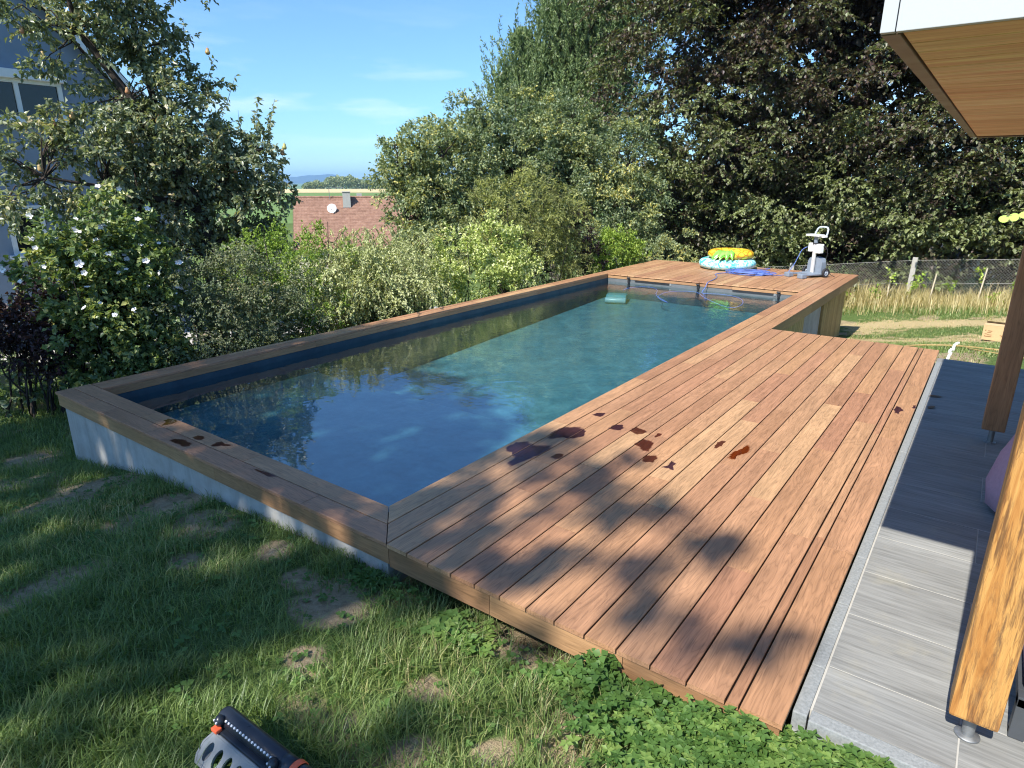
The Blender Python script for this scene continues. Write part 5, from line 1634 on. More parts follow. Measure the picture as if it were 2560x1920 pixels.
# ------------------------------------------------------------------ robot cleaner trolley
def trolley():
    mg = plain('slate_grey_plastic', (.20, .235, .28), .4, .45, 0, .08)
    ml = plain('light_grey_plastic', (.47, .52, .56), .4, .45, 0, .06)
    mw = plain('white_plastic', (.80, .81, .79), .35, .5, 0, .04)
    ma = plain('pale_aluminium', (.72, .69, .66), .35, .5, .35, .04)
    mr = plain('dark_rubber', (.03, .03, .032), .7, .3)
    t = thing('cleaner_trolley', 'grey and white pool cleaner trolley with handle and wheels on the deck', 'trolley', (-.25, 11.50, 0), math.radians(-29.4))
    mb = MB()
    mb.box(-.19, .19, -.20, .06, .035, .075, .012)
    mb.box(-.19, -.12, -.46, -.19, .04, .07, .01)
    mb.box(.12, .19, -.46, -.19, .04, .07, .01)
    mb.box(-.12, .12, -.33, -.29, .045, .065, .006)
    mb.build('base', mg, t)
    for s in (-1, 1):
        mb = MB()
        mb.box(s * .16 - .062, s * .16 + .062, -.56, -.43, .0, .088, .018)
        mb.build('foot', mg, t)
    for s in (-1, 1):
        M = Matrix.Translation((s * .235, .03, .088)) @ Matrix.Rotation(PI / 2, 4, 'Y')
        mb = MB()
        mb.lathe([(.055, -.022), (.080, -.022), (.088, -.014), (.088, .014), (.080, .022), (.055, .022), (.055, -.022)], 24, M)
        w = mb.build('wheel', mr, t)
        mb = MB()
        mb.lathe([(.0, -.017), (.018, -.017), (.018, .017), (0, .017)], 12, M)
        mb.lathe([(.050, -.012), (.0545, -.012), (.0545, .012), (.050, .012), (.050, -.012)], 20, M)
        for k in range(6):
            mb.box(-.006, .006, .015, .052, -.008, .008, 0, M @ Matrix.Rotation(k * PI / 3, 4, 'Z'))
        mb.build('hub', ml, w)
    mb = MB()
    poly = [(-.17, .07), (-.165, .28), (-.13, .345), (-.05, .37), (.05, .37), (.13, .345), (.165, .28), (.17, .07)]
    mb.prism(poly, -.02, .10, Matrix(((1, 0, 0, 0), (0, 0, 1, 0), (0, 1, 0, 0), (0, 0, 0, 1))))
    mb.build('housing', mg, t)
    mb = MB()
    mb.box(-.034, .034, -.085, -.05, .06, .64, .006)
    mb.box(-.012, .012, -.091, -.085, .08, .62, .002)
    mb.build('mast', ma, t)
    mb = MB()
    mb.box(-.03, .03, -.09, -.045, .60, .77, .008)
    mb.build('upper_mast', mg, t)
    mb = MB()
    mb.box(-.042, .042, -.10, -.035, .625, .642, .004)
    mb.build('clamp', mr, t)
    mb = MB()
    mb.box(-.13, -.045, -.11, -.01, .47, .635, .014)
    mb.box(.045, .15, -.10, .0, .45, .625, .016)
    mb.box(-.06, .07, -.04, .01, .49, .61, .008)
    mb.build('control_box', mw, t)
    mb = MB()
    mb.box(-.19, .12, -.15, .02, .765, .80, .012)
    mb.box(-.05, .17, -.06, .03, .745, .785, .010)
    mb.build('tray', mw, t)
    mb = MB()
    mb.tube([(-.12, .02, .77), (-.115, .03, .83), (-.085, .045, .905), (-.05, .05, .93), (.03, .055, .938), (.12, .05, .93), (.152, .04, .90), (.155, .03, .82), (.145, .02, .77), (.09, .015, .755)], .017, 10)
    mb.build('handle', ml, t)
    mb = MB()
    mb.tube([(.14, -.03, .58), (.18, .0, .57), (.21, .03, .52), (.20, .05, .42), (.17, .07, .33), (.19, .1, .2), (.24, .16, .05), (.3, .22, .008)], .006, 6)
    mb.build('power_cord', mr, t)
trolley()

def cable():
    mc = plain('blue_cable_sleeve', (.10, .17, .48), .4, .4, 0, .2, 30)
    P = []
    # from the control box down to the deck, then coils, then over the edge into the water
    P += [(-.42, 11.42, .56), (-.50, 11.38, .50), (-.55, 11.34, .36), (-.60, 11.28, .2), (-.68, 11.22, .06), (-.76, 11.15, .012), (-.95, 11.05, .011)]
    r = random.Random(4)
    for k in range(11):
        cx, cy = -1.36 + r.uniform(-.06, .06), 11.02 + r.uniform(-.12, .12)
        rx, ry = .36 + r.uniform(-.10, .10), .22 + r.uniform(-.08, .10)
        th = r.uniform(-.25, .1)
        for s in range(12):
            a = 2 * PI * (s / 12) - .3
            x, y = rx * math.cos(a), ry * math.sin(a)
            P.append((cx + x * math.cos(th) - y * math.sin(th), cy + x * math.sin(th) + y * math.cos(th), .010 + .0045 * k + r.uniform(-.002, .003)))
    P += [(-1.2, 11.7, .03), (-1.22, 12.0, .02), (-1.30, 11.9, .015), (-1.5, 11.3, .012), (-1.82, 10.75, .010), (-1.86, 10.5, .010), (-1.75, 10.3, .010), (-1.66, 10.0, .010), (-1.62, 9.7, .011), (-1.60, 9.44, .012), (-1.60, 9.36, -.01), (-1.62, 9.33, -.09), (-1.66, 9.30, -.17),
          (-1.6, 9.27, -.185), (-1.35, 9.31, -.174), (-1.05, 9.24, -.174), (-.82, 8.98, -.18), (-.80, 8.85, -.25), (-1.0, 8.8, -.30), (-1.5, 9.1, -.24), (-1.75, 9.28, -.175), (-2.0, 9.22, -.174), (-2.2, 8.95, -.178), (-2.25, 8.7, -.24), (-2.0, 8.6, -.30),
          (-2.3, 8.75, -.22), (-2.42, 9.05, -.174), (-2.62, 9.28, -.173), (-2.82, 9.25, -.173), (-2.98, 8.98, -.178), (-3.08, 8.9, -.24)]
    # smooth
    Q = []
    for i in range(len(P) - 1):
        p0, p1, p2, p3 = (Vector(P[max(0, min(len(P) - 1, i + d))]) for d in (-1, 0, 1, 2))
        for s in range(3):
            u = s / 3
            Q.append(.5 * ((2 * p1) + (-p0 + p2) * u + (2 * p0 - 5 * p1 + 4 * p2 - p3) * u * u + (-p0 + 3 * p1 - 3 * p2 + p3) * u ** 3))
    mb = MB()
    mb.tube(Q, .0065, 6)
    tag(mb.build('floating_cable', mc), 'long blue cable coiled on the far deck and trailing into the water', 'cable')
cable()

def robot():
    mt = plain('turquoise_plastic', (.07, .235, .27), .35, .5, 0, .1)
    mw = plain('pale_plastic', (.22, .36, .38), .35, .5, 0, .05)
    t = thing('pool_robot', 'turquoise pool cleaning robot just under the water', 'pool robot', (-3.25, 9.05, -.485), .35)
    MB().box(-.2, .2, -.15, .15, .03, .16, .04).build('body', mt, t)
    for s in (-1, 1):
        mb = MB()
        M = Matrix.Translation((0, s * .19, .06)) @ Matrix.Rotation(PI / 2, 4, 'Y')
        mb.lathe([(0, -.2), (.05, -.2), (.06, -.18), (.06, .18), (.05, .2), (0, .2)], 16, M)
        mb.build('brush_roller', mw, t)
robot()

# ------------------------------------------------------------------ lawn sprinkler in the foreground
def sprinkler():
    mk = plain('black_sprinkler_plastic', (.022, .026, .034), .32, .5, 0, .2)
    mgry = plain('grey_sprinkler_plastic', (.21, .222, .222), .5, .4, 0, .1, 40)
    mo = plain('orange_plastic', (.80, .13, .05), .4, .45, 0, .06)
    mwh = plain('pale_nozzle', (.75, .72, .70), .3, .5)
    zb = float(gz(.85, -1.35))
    t = thing('lawn_sprinkler', 'black and grey oscillating lawn sprinkler with orange clips in the grass', 'sprinkler', (.655, -1.395, zb + .02), math.radians(1))
    # perforated skirt sloping towards the viewer
    w, hgt = .052, .088
    def sk(u, v, d=0):       # u along the length, v up the slope
        y = -.118 + .075 * v / hgt
        z = .012 + .060 * v / hgt
        return (u, y - d * .62, z + d * .78)
    mb = MB()
    for k in range(8):
        u0 = .018 + k * w
        R1, R0, E1, E0 = [], [], [], []
        for s in range(16):
            a = 2 * PI * s / 16
            c, n_ = math.cos(a), math.sin(a)
            q = 1 / max(abs(c), abs(n_))
            ru, rv = u0 + w / 2 + c * q * w / 2, hgt / 2 + n_ * q * hgt / 2
            eu, ev = u0 + w / 2 + c * .0165, hgt * .45 + n_ * .027
            R1.append(sk(ru, rv, .0)); E1.append(sk(eu, ev, .0)); E0.append(sk(eu, ev, -.010)); R0.append(sk(ru, rv, -.010))
        V = R1 + E1 + E0 + R0
        F = []
        for s in range(16):
            s2 = (s + 1) % 16
            F += [(s, s2, 16 + s2, 16 + s), (16 + s, 16 + s2, 32 + s2, 32 + s), (32 + s, 32 + s2, 48 + s2, 48 + s)]
        mb.add(V, F)
    # rounded end and rims
    mb.tube([sk(.018, 0, -.003), sk(.434, 0, -.003)], .006, 8)
    mb.tube([sk(.018, hgt, -.003), sk(.434, hgt, -.003)], .005, 8)
    mb.tube([sk(.018, 0, -.003), sk(.004, hgt * .2, -.003), sk(.0, hgt * .6, -.003), sk(.018, hgt, -.003)], .006, 8)
    mb.add([sk(.018, 0), sk(.018, hgt), sk(.0, hgt * .6), sk(.004, hgt * .2)], [(0, 1, 2, 3)])
    mb.box(.0, .05, -.10, .06, .0, .014, .004)
    mb.box(.40, .45, -.10, .06, .0, .014, .004)
    mb.build('skirt', mgry, t)
    mb = MB()
    M = Matrix.Translation((-.005, .012, .092)) @ Matrix.Rotation(PI / 2, 4, 'Y')
    mb.lathe([(0, 0), (.022, 0), (.030, .006), (.032, .016), (.032, .335), (.030, .338), (.030, .342), (.032, .345), (.032, .39), (0, .39)], 24, M)
    mb.box(.0, .36, .030, .052, .062, .088, .008)
    mb.box(.02, .36, -.038, -.006, .062, .082, .004)
    mb.build('spray_tube', mk, t)
    for s in (.03, .325):
        mb = MB()
        mb.lathe([(0, -.019), (.012, -.015), (.019, 0), (.012, .015), (0, .019)], 14, Matrix.Translation((s, -.024, .112)))
        mb.build('end_knob', mk, t)
    for k in range(16):
        mb = MB()
        u = .055 + k * .0165
        mb.tube([(u, -.0125, .1125), (u, -.0165, .1175)], .0042, 7)
        mb.build('nozzle', mwh, t)
    for s in (.03, .325):
        mb = MB()
        mb.box(s - .014, s + .018, -.052, -.028, .082, .096, .004)
        mb.build('clip', mo, t)
        mb = MB()
        mb.box(s - .010, s - .004, -.041, -.036, .118, .124, .001)
        mb.box(s + .004, s + .010, -.043, -.037, .114, .120, .001)
        mb.build('marker', mwh, t)
    mb = MB()
    M = Matrix.Translation((.385, .012, .092)) @ Matrix.Rotation(PI / 2, 4, 'Y')
    mb.lathe([(.034, 0), (.037, .003), (.037, .022), (.034, .025)], 24, M)
    mb.box(.386, .41, -.036, -.012, .05, .11, .005)
    mb.build('collar', mo, t)
    mb = MB()
    M = Matrix.Translation((.41, .012, .092)) @ Matrix.Rotation(PI / 2, 4, 'Y')
    mb.lathe([(0, 0), (.031, 0), (.033, .006), (.033, .04), (.026, .046), (.022, .05), (.022, .085), (0, .085)], 24, M)
    mb.build('hose_connector', mk, t)
sprinkler()

# ------------------------------------------------------------------ far lawn: fence, stakes, box, hose, edging
def far_things():
    mc = concrete('weathered_post_concrete', (.28, .26, .22), (.46, .44, .39), 40, False)
    mwire = plain('zinc_wire', (.34, .33, .29), .5, .5, .6)
    f = thing('mesh_fence', 'chain-link fence with concrete post across the end of the lawn', 'fence', (1.0, 16.0, float(gz(1, 16))))
    b = np.array(f.location)
    for x, tilt in ((1.0, .03), (-1.7, -.01), (3.75, .02), (6.3, 0)):
        mb = MB()
        mb.box(-.055, .055, -.055, .055, -.3, 1.17, .012)
        mb.build('post', mc, f, (x - b[0], 0, float(gz(x, 16)) - b[2]), (.0, tilt, 0))
    H = 1.08
    xs0 = np.arange(-4.2, 6.4, .062)
    paths = []
    for s in (1, -1):
        for x0 in xs0:
            v = np.linspace(0, H, 6)
            x = x0 + s * v * .95
            paths.append(np.stack([x, np.full(6, 16.06 + .004 * s), gz(x, np.full(6, 16.06)) + v + .02], 1))
    w = tubes('wire_mesh', np.array(paths) - b, .0032, .0032, mwire, f, 3)
    w['kind'] = 'stuff'
    for v in (.02, .55, 1.09):
        x = np.linspace(-4.2, 6.4, 30)
        tubes('tension_wire', np.array([np.stack([x, np.full(30, 16.05), gz(x, np.full(30, 16.05)) + v], 1)]) - b, .005, .005, mwire, f, 4)
    mst = plain('bleached_stake', (.55, .47, .34), .8, .2, 0, .15)
    for x, y, h, l, lab in ((1.47, 15.75, .80, .06, 'thin bleached stake in the dry grass right of the concrete post'), (2.39, 15.7, .92, .07, 'thin leaning stake farther right near the white flowers'), (.62, 15.55, .78, .02, 'thin stake in the dry grass left of the concrete post')):
        mb = MB()
        mb.tube([(0, 0, -.1), (l * .5, 0, h * .5), (l, .01, h)], [.018, .017, .015], 7)
        tag(mb.build('stake', mst, None, (x, y, float(gz(x, y)))), lab, 'stake', 'stakes in the dry grass')
    # cardboard box
    mcb = plain('cardboard', (.52, .36, .19), .8, .2, 0, .08, 20)
    mink = plain('brown_print', (.24, .13, .06), .8, .1)
    zb = float(gz(2.95, 11.3))
    t = thing('cardboard_box', 'open cardboard box lying on the lawn behind the far post', 'box', (2.60, 11.12, zb), math.radians(-6))
    mb = MB()
    mb.box(0, .72, 0, .006, 0, .25); mb.box(0, .72, .34, .346, 0, .25); mb.box(0, .006, .007, .339, 0, .25); mb.box(.714, .72, .007, .339, 0, .25); mb.box(.007, .713, .007, .339, 0, .006)
    mb.build('body', mcb, t)
    mb = MB()
    mb.add([(0, .343, .252), (.72, .343, .252), (.72, .22, .285), (0, .22, .285)], [(0, 1, 2, 3)])
    mb.add([(0, .003, .252), (.72, .003, .252), (.72, .125, .27), (0, .125, .27)], [(0, 1, 2, 3)])
    mb.build('flap', mcb, t)
    # printed marks
    mb = MB()
    for (x0, z0, x1, z1) in ((.03, .055, .13, .062), (.03, .062, .04, .068), (.03, .095, .07, .10), (.07, .085, .13, .09), (.06, .125, .12, .13), (.07, .15, .13, .157), (.03, .15, .045, .165)):
        mb.box(x0, x1, -.0018, -.0008, z0, z1 + .006)
    for (x0, z0, x1, z1) in ((.24, .095, .275, .103), (.262, .075, .272, .10), (.285, .075, .292, .10), (.285, .075, .315, .081), (.285, .095, .315, .101), (.309, .075, .315, .10), (.335, .075, .341, .10)):
        mb.box(x0, x1, -.0018, -.0008, z0, z1)
    mb.build('print', mink, t)
    # hose
    mh = plain('ochre_hose', (.38, .26, .10), .5, .4, 0, .1)
    xs = [(1.75, 7.5), (1.8, 7.75), (1.95, 7.95), (2.15, 8.02), (2.35, 7.98), (2.55, 7.7), (2.75, 7.55), (3.0, 7.5), (3.4, 7.6), (3.9, 7.5)]
    mb = MB()
    mb.tube([(x, y, float(gz(x, y)) + .02) for x, y in xs], .014, 7)
    tag(mb.build('garden_hose', mh), 'ochre garden hose curving over the lawn behind the terrace', 'hose')
    mb = MB()
    mb.tube([(x, y, float(gz(x, y)) + .02) for x, y in [(2.42, 7.75), (2.5, 7.35), (2.62, 7.15), (2.8, 7.0), (3.1, 6.9)]], .008, 6)
    tag(mb.build('garden_hose', mh), 'thin second hose loop nearest the terrace end', 'hose')
    # white edging strip
    me_ = plain('chalky_edging', (.62, .60, .55), .8, .2, 0, .1, 25)
    mb = MB()
    r = random.Random(3)
    for k in range(22):
        y = 6.3 + k * .16
        d = r.uniform(-.012, .012)
        mb.box(2.298 + d, 2.328 + d, y, y + .15 + r.uniform(0, .01), float(gz(2.3, y)) - .05, float(gz(2.3, y + .08)) + .03)
    tag(mb.build('edging_strip', me_), 'pale narrow edging strip crossing the lawn from the terrace', 'edging')
    # dry leaves on the shaded tiles
    ml = plain('dry_leaf', (.20, .12, .07), .7, .2)
    for x, y, rz, lab in ((2.325, 4.26, .3, 'brown curled leaf on the shaded tiles farther from the camera'), (2.325, 3.90, 1.2, 'brown curled leaf on the shaded tiles beside the kerb')):
        mb = MB()
        mb.add([(-.05, 0, .004), (-.02, .02, .012), (.03, .018, .01), (.06, 0, .006), (.03, -.018, .012), (-.02, -.02, .010)], [(0, 1, 2, 3, 4, 5)], True)
        mb.add([(-.05, 0, .0035), (-.02, .02, .0115), (.03, .018, .0095), (.06, 0, .0055), (.03, -.018, .0115), (-.02, -.02, .0095)], [(5, 4, 3, 2, 1, 0)], True)
        tag(mb.build('dry_leaf', ml, None, (x, y, TZ + .0005), (0, 0, rz)), lab, 'leaf', 'dry leaves on the tiles')
far_things()

# ------------------------------------------------------------------ seat and bean bag on the terrace
def seats():
    mm = plain('mauve_fabric', (.42, .28, .34), .9, .1, 0, .08, 60, .3)
    mf = plain('anthracite_frame', (.06, .065, .07), .45, .4, 0, .1)
    t = thing('garden_sofa', 'low anthracite garden sofa with mauve cushion behind the near post', 'sofa', (2.845, .15, TZ))
    mb = MB()
    for x in (0, .95):
        for y in (0, .75):
            mb.box(x, x + .045, y, y + .045, 0, .16, .003)
    mb.box(0, .995, 0, .045, .125, .165, .003); mb.box(0, .995, .75, .795, .125, .165, .003)
    mb.box(0, .045, .046, .749, .125, .165, .003); mb.box(.95, .995, .046, .749, .125, .165, .003)
    mb.box(0, .995, .012, .034, .0, .03, .003)
    for k in range(6): mb.box(.05, .945, .10 + k * .11, .16 + k * .11, .13, .15)
    mb.build('frame', mf, t)
    mb = MB()
    mb.box(.01, .99, .02, .79, .168, .245, .03)
    mb.build('seat_cushion', mm, t)
    mb = MB()
    mb.box(.03, .98, .05, .76, .247, .32, .034)
    mb.build('seat_cushion', mm, t)
    t = thing('bean_bag', 'tall mauve bean bag standing in the shade between the posts', 'bean bag', (3.16, 2.12, TZ))
    mb = MB()
    mb.lathe([(0, 0), (.36, .0), (.43, .05), (.44, .16), (.40, .34), (.33, .52), (.25, .72), (.16, .90), (.07, 1.0), (0, 1.02)], 28)
    o = mb.build('bag', mm, t)
    for v in o.data.vertices:
        a = math.atan2(v.co.y, v.co.x)
        k = 1 + .03 * math.sin(a * 6 + v.co.z * 5)
        v.co.x *= k; v.co.y *= k
    mb = MB()
    mb.tube([(.0, .0, 1.01), (.03, 0, 1.06), (.08, 0, 1.05), (.09, 0, 1.0)], .012, 6)
    mb.build('carry_loop', mm, t)
seats()

def vine():
    t = thing('climbing_plant', 'sprig of bright round leaves hanging in at the right edge', 'plant', (3.9, 6.75, float(gz(3.9, 6.75))))
    mb = MB()
    mb.tube([(0, 0, -.05), (-.02, -.05, .8), (-.15, -.2, 1.5), (-.6, -.4, 1.68), (-1.05, -.46, 1.66), (-1.35, -.5, 1.63)], [.02, .016, .012, .009, .006, .003], 6)
    mb.build('stem', M_BARK, t)
    m = plain('round_leaf', (.34, .48, .07), .5, .35, 0, .1)
    mb = MB()
    pts = [(math.cos(a) * .045 * (1 - .15 * math.cos(a)), math.sin(a) * .042) for a in np.linspace(0, 2 * PI, 12, endpoint=False)]
    mb.prism([(x, y) for x, y in pts], 0, .0015)
    lm = mb.mesh('leaf')
    for x, y, z in ((-1.36, -.5, 1.60), (-1.28, -.5, 1.62), (-1.20, -.49, 1.645), (-1.12, -.47, 1.65), (-1.02, -.46, 1.67), (-.9, -.44, 1.66), (-.7, -.42, 1.68), (-.4, -.3, 1.62), (-.12, -.15, 1.3), (-.05, -.08, .9)):
        link('leaf', lm, m, t, (x, y, z), (math.radians(70) + random.uniform(-.4, .4), random.uniform(-.3, .3), random.uniform(-.8, .2)))
vine()

# ------------------------------------------------------------------ neighbouring buildings
M_PANE = plain('dark_window_glass', (.012, .015, .016), .06, .6)
def grey_house():
    mw = plain('blue_grey_render', (.23, .285, .36), .9, .1, 0, .06, 3)
    mfr = plain('white_frame', (.74, .76, .76), .5, .4, 0, .04)
    mcream = plain('cream_blind', (.55, .50, .38), .6, .3, 0, .05)
    mroof = plain('dark_roof_tile', (.06, .04, .035), .7, .2, 0, .3, 12)
    zb = float(gz(-10, 2)) - .4
    h = thing('grey_house', 'blue-grey rendered house with steep gable behind the pear tree', 'house', (-12, -.2, zb))
    ye, ze, yr, zr = 5.5, 2.30 - zb, 0.0, 8.8 - zb
    poly = [(-5.5, 0), (5.5, 0), (5.5, ze), (0, zr), (-5.5, ze)]
    mb = MB()
    mb.prism(poly, -9.0, 0.0, Matrix(((0, 0, 1, 0), (1, 0, 0, 0), (0, 1, 0, 0), (0, 0, 0, 1))))
    mb.build('wall', mw, h)
    for s in (1, -1):
        mb = MB()
        d = Vector((0, s * 5.5, ze - zr)).normalized()
        nrm = Vector((0, s * (zr - ze), 5.5)).normalized()
        A = Vector((0, 0, zr)) + nrm * .02 ; B = Vector((0, s * 5.5, ze)) + nrm * .02 + d * .45
        V = []
        for x in (-9.3, .32):
            for q in (A, B):
                V += [q + Vector((x, 0, 0)), q + nrm * .16 + Vector((x, 0, 0))]
        mb.add(V, [(0, 1, 3, 2), (4, 6, 7, 5), (0, 4, 5, 1), (2, 3, 7, 6), (1, 5, 7, 3), (0, 2, 6, 4)])
        r_ = mb.build('roof', mroof, h)
        mb = MB()
        V = []
        for x in (.322, .345):
            for q in (A, B):
                V += [q - nrm * .10 + Vector((x, 0, 0)), q + nrm * .13 + Vector((x, 0, 0))]
        mb.add(V, [(0, 1, 3, 2), (4, 6, 7, 5), (0, 4, 5, 1), (2, 3, 7, 6), (1, 5, 7, 3), (0, 2, 6, 4)])
        mb.build('verge_board', mfr, r_)
    def window(y0, y1, z0, z1, box, nm, blind=False):
        y0 += .2; y1 += .2; z0 -= zb; z1 -= zb
        f = MB()
        f.box(.002, .05, y0, y1, z0, z0 + .06); f.box(.002, .05, y0, y1, z1 - .06, z1)
        n = nm
        for k in range(n + 1):
            yy = y0 + (y1 - y0 - .07) * k / n
            f.box(.003, .055, yy, yy + .07, z0 + .061, z1 - .061)
        w = f.build('window', mfr, h)
        MB().box(.004, .012, y0 + .05, y1 - .05, z0 + .05, z1 - .05).build('pane', M_PANE, w)
        MB().box(.002, .16, y0 - .08, y1 + .08, z0 - .07, z0 - .002, .008).build('sill', mfr, w)
        if box: MB().box(.002, .17, y0 - .06, y1 + .06, z1 + .002, z1 + .15, .008).build('shutter_box', mfr, w)
        if blind: MB().box(.06, .075, y0 + .03, y1 - .03, z1 - .14, z1 - .08).build('blind', mcream, w)
    window(1.2, 3.33, 2.80, 3.47, True, 3)
    window(2.04, 2.62, .45, 1.32, False, 1, True)
    window(-2.4, -.6, 2.80, 3.47, True, 2)
    window(-2.4, -.6, .2, 1.32, True, 2)
    tag(link('driveway', face_mesh('driveway', [(x, y, float(gz(x, y)) + (.03 if x > -10 else -.02)) for y in np.linspace(-9, 16, 14) for x in (-11.98, -10.8, -9.8)],
        [(i * 3 + k, i * 3 + k + 1, i * 3 + k + 4, i * 3 + k + 3) for i in range(13) for k in range(2)]), plain('pale_paving', (.50, .46, .41), .9, .1, 0, .1, 8)), 'pale paved drive beside the grey house', kind='structure')
grey_house()

def left_fence():
    mk = plain('dark_green_wire', (.02, .035, .025), .5, .4)
    x0 = -7.75
    f = thing('garden_fence', 'dark welded mesh fence on a low plinth behind the purple shrub', 'fence', (x0, .5, float(gz(x0, .5))))
    b = np.array(f.location)
    ys = np.linspace(-4, 9, 27)
    mb = MB()
    for a, c in zip(ys[:-1], ys[1:]):
        z = float(gz(x0, (a + c) / 2)) - b[2]
        mb.box(-.04, .04, a - b[1], c - b[1], z - .3, z + .14)
    mb.build('plinth', concrete('plinth_concrete', (.12, .12, .11), (.2, .2, .19), 8, False), f)
    for y in np.arange(-4, 9.1, 2.0):
        z = float(gz(x0, y)) - b[2]
        mb = MB()
        mb.box(-.025, .025, y - b[1] - .02, y - b[1] + .02, z, z + 1.25, .004)
        mb.build('post', mk, f)
    paths = []
    for y in np.arange(-4, 9, .07):
        v = np.linspace(.14, 1.2, 20)
        paths.append(np.stack([np.full(20, x0), np.full(20, y), gz(np.full(20, x0), np.full(20, y)) + v], 1))
    for v in np.arange(.2, 1.21, .14):
        y = np.linspace(-4, 9, 20)
        paths.append(np.stack([np.full(20, x0), y, gz(np.full(20, x0), y) + v], 1))
    w = tubes('wire_mesh', np.array(paths) - b, .0035, .0035, mk, f, 3)
    w['kind'] = 'stuff'
left_fence()

def tiled_house():
    mt = NT('clay_roof_tile')
    n1 = mt.noise(mt.coords((1, 1, 1)), 3.0, 6, .7)
    n2 = mt.noise(mt.coords((1, 1, 1)), .5, 4, .6)
    c = mt.ramp(n1, [(.3, (.185, .10, .068)), (.5, (.26, .145, .10)), (.7, (.34, .205, .145))])
    c = mt.mix(.5, c, mt.ramp(n2, [(.3, .38), (.7, .6)]), 'OVERLAY')
    mtile = mt.done(mt.principled(c, .8, .2))
    mwall = plain('cream_house_wall', (.60, .52, .40), .9, .1, 0, .05, 4)
    mch = plain('grey_render_chimney', (.36, .36, .33), .9, .1, 0, .1, 6)
    mwt = plain('white_dish', (.80, .80, .80), .5, .4)
    u = Vector((.640, .768, 0))
    loc = Vector((-49.4, 41.4, .18))
    h = thing('tiled_house', 'house below the garden with red tiled roof, chimney and dish', 'house', tuple(loc), math.atan2(u.y, u.x))
    X0, X1, run, slope = -5.25, 6.6, 5.2, .84
    # tiles: stepped courses with a wavy pan profile
    V, F = [], []
    rows, cols = 17, 96
    for side in (-1, 1):
        for r in range(rows):
            s0, s1 = r * run / rows, (r + 1) * run / rows + .03
            b0 = len(V)
            for k in range(cols + 1):
                x = X0 + (X1 - X0) * k / cols
                wv = .06 * abs(math.sin(k * PI * .5))
                V.append((x, side * s0, -slope * s0 + .02 + wv))
                V.append((x, side * s1, -slope * s1 + .115 + wv))
                V.append((x, side * s1, -slope * s1 - .01))
            for k in range(cols):
                a = b0 + k * 3
                F += [(a, a + 3, a + 4, a + 1), (a + 1, a + 4, a + 5, a + 2)]
    rf = link('roof', face_mesh('roof', V, F), mtile, h)
    mb = MB()
    k = 0
    x = X0
    while x < X1 - .1:
        mb.tube([(x, 0, .05), (x + .36, 0, .065)], .13, 8)
        x += .34
    mb.build('ridge_tile', mtile, rf)
    mb = MB()
    poly = [(-run + .5, -9), (run - .5, -9), (run - .5, -slope * (run - .5) - .06), (0, -.06), (-run + .5, -slope * (run - .5) - .06)]
    mb.prism(poly, X0 + .35, X1 - .35, Matrix(((0, 0, 1, 0), (1, 0, 0, 0), (0, 1, 0, 0), (0, 0, 0, 1))))
    mb.build('wall', mwall, h)
    for side in (-1, 1):
        mb = MB()
        A = Vector((X0 - .02, 0, -.02)); B = Vector((X0 - .02, side * run, -slope * run - .02))
        V = [A, A + Vector((0, 0, .1)), B + Vector((0, 0, .1)), B, A + Vector((-.04, 0, 0)), A + Vector((-.04, 0, .1)), B + Vector((-.04, 0, .1)), B + Vector((-.04, 0, 0))]
        mb.add(V, [(0, 1, 2, 3), (4, 7, 6, 5), (0, 4, 5, 1), (1, 5, 6, 2), (2, 6, 7, 3), (3, 7, 4, 0)])
        mb.build('verge', plain('brown_verge', (.12, .08, .06), .8, .2), h)
    cx = -.28
    mb = MB()
    mb.box(cx - .36, cx + .36, -1.15, -.45, -1.2, .55, .01)
    mb.box(cx - .42, cx + .42, -1.21, -.39, .552, .62, .01)
    ch = mb.build('chimney', mch, h)
    mb = MB()
    mb.box(cx - .42, cx + .42, -1.22, -1.16, -1.15, -.85)
    mb.build('flashing', M_ZINC, ch)
    mb = MB()
    mb.box(cx + 1.0, cx + 1.5, .6, 1.0, -1.0, .40, .01)
    mb.build('chimney', mch, h)
    mb = MB()
    for sx in (-1.5,):
        mb.tube([(cx + sx - .1, -.3, -.3), (cx + sx - .1, -.3, .95)], .03, 6)
        mb.tube([(cx + sx - .15, -.3, .92), (cx + sx + 1.3, -.35, .97)], .018, 5)
        for k in range(9):
            x = cx + sx - .1 + k * .16
            mb.tube([(x, -.5, .945 + .004 * k), (x, -.1, .945 + .004 * k)], .01, 4)
    mb.build('aerial', M_ZINC, h)
    mb = MB()
    M = Matrix.Translation((cx - 1.42, -1.55, -.95)) @ Matrix.Rotation(math.radians(72), 4, 'X') @ Matrix.Rotation(math.radians(-8), 4, 'Y')
    mb.lathe([(.0, .0), (.2, .015), (.36, .05), (.44, .085), (.44, .075), (.36, .035), (.2, .0), (.0, -.015)], 28, M)
    d = mb.build('satellite_dish', mwt, h)
    mb = MB()
    mb.tube([M @ Vector((0, 0, -.02)), Vector((cx - 1.42, -1.15, -1.0))], .03, 6)
    mb.tube([M @ Vector((0, -.42, .07)), M @ Vector((0, -.2, .42))], .015, 6)
    mb.box(-.05, .05, -.05, .05, -.06, .06, .01, M @ Matrix.Translation((0, -.18, .45)))
    mb.build('dish_arm', M_ZINC, d)
tiled_house()

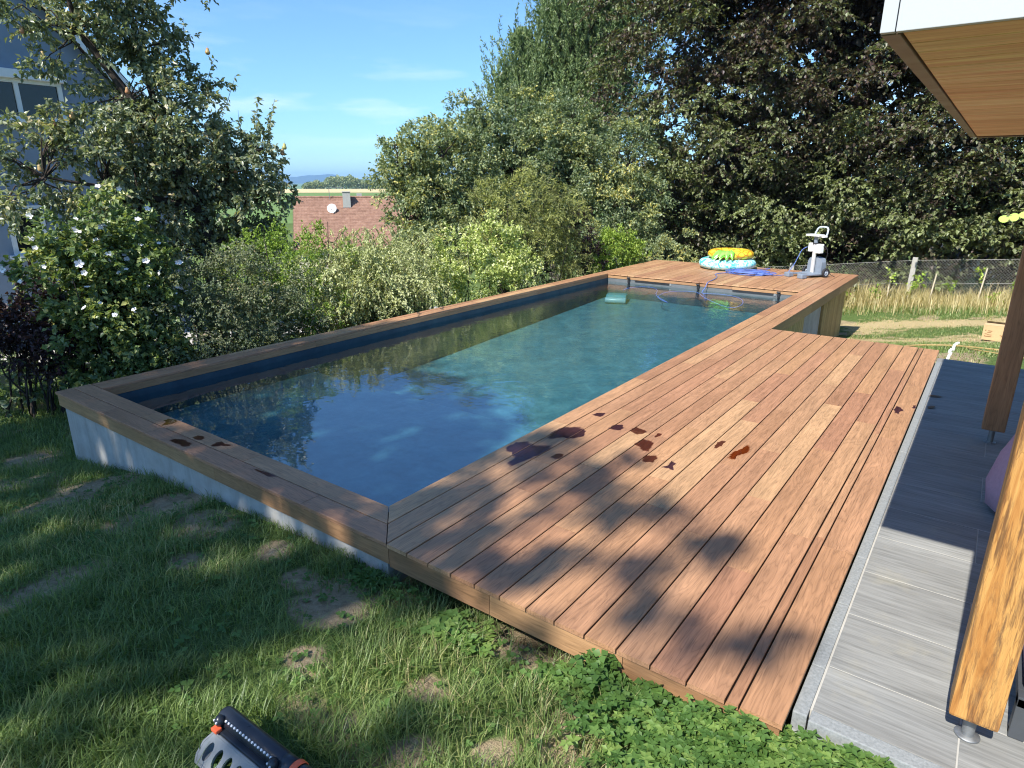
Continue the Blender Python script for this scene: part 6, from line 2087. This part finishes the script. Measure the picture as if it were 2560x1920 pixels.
def white_house():
    mw = plain('white_house_wall', (.80, .79, .76), .9, .1, 0, .03, 3)
    h = thing('white_house', 'white house wall glimpsed through the dark beech leaves', 'house', (2.3, 31, -4.5))
    MB().box(-2.0, 2.6, 0, 5, 0, 3.25).build('wall', mw, h)
    mb = MB()
    mb.prism([(-2.4, 3.252), (3.0, 3.252), (.3, 3.9)], -.3, 5.3, Matrix(((1, 0, 0, 0), (0, 0, 1, 0), (0, 1, 0, 0), (0, 0, 0, 1))))
    mb.build('roof', plain('slate_roof', (.05, .05, .055), .8, .2, 0, .2, 8), h)
white_house()

def hedge_and_wood():
    # undergrowth behind the fence
    lob = []
    for x in np.arange(-9, 9, 1.0):
        if 1.6 < x < 2.4: continue
        z = float(gz(x, 19))
        lob.append(((x, 20.5 + RNG.uniform(-.3, .5), z + .6), 1.0))
        lob.append(((x, 20.8 + RNG.uniform(-.3, .5), z + 1.7), .9))
        if x < -2: lob.append(((x, 21.0, z + 2.8), .9)); lob.append(((x, 21.2, z + 3.8), .9))
    C, O = lobe_points(lob, 7, .3)
    cr = Crown()
    sprays(cr, C, .7, 9, 9, .17, .12, .2, .9, .2, .8, (0, .6))
    tag(cr.build('undergrowth', M_BEECH), 'dark mass of undergrowth behind the mesh fence', kind='stuff')
    lob = []
    for y in np.arange(-.2, 11, .6):
        x = -6.4 - .35 * math.sin(y * 2)
        lob.append(((x, y, float(gz(x, y)) + .25), .5))
        lob.append(((x - .7, y + .2, float(gz(x - .7, y)) + .35), .5))
    C, O = lobe_points(lob, 24, .2)
    cr = Crown()
    sprays(cr, C, .25, 9, 8, .06, .04, .3, .9, .1, .9, (0, .7))
    tag(cr.build('ivy_undergrowth', M_GREEN), 'low dark undergrowth beneath the shrubs along the left side', kind='stuff')
    # far wood on the ridge
    n = 26000
    az = np.radians(RNG.uniform(-53.6, -30, n))
    hp = np.interp(np.degrees(az), [-53.6, -53.2, -52.4, -51.9, -51.6, -50.7, -50.2, -49.8, -49.0, -48.2, -47, -40, -30], [3, 6, 7.5, 6.5, 11, 12.5, 11, 12.5, 9, 8, 8.5, 9, 8])
    hp = hp * (.82 + .36 * vnoise(np.degrees(az), az * 0, 5, 3))
    r = RNG.uniform(705, 745, n)
    z = far_z(r) + hp * RNG.uniform(0, 1, n) ** .6
    P = np.stack([2.5 + r * np.sin(az), -2.24 + r * np.cos(az), z], 1)
    cr = Crown()
    cr.put(P, RNG.normal(size=(n, 3)), RNG.normal(size=(n, 3)) + np.array([0, -.3, .8]), RNG.uniform(1.2, 2.2, n), RNG.uniform(1.0, 1.8, n), RNG.uniform(0, .8, n))
    tag(cr.build('distant_wood', M_GREEN), 'dark wood along the ridge below the mountains', kind='stuff')
hedge_and_wood()

# ------------------------------------------------------------------ the air between here and the hills
def haze():
    t = NT('thin_haze')
    pv = t.n('ShaderNodeVolumePrincipled')
    pv.inputs['Color'].default_value = (0.40, 0.66, 1.0, 1)
    pv.inputs['Density'].default_value = 0.00012
    pv.inputs['Anisotropy'].default_value = 0.0
    t.l(pv.outputs[0], t.out.inputs['Volume'])
    mb = MB()
    mb.box(-10500, 10500, -10500, 10500, -34.5, 140)
    o = mb.build('haze', t.m)
    o['kind'] = 'stuff'
    o['label'] = 'thin summer haze over the far hills'
haze()
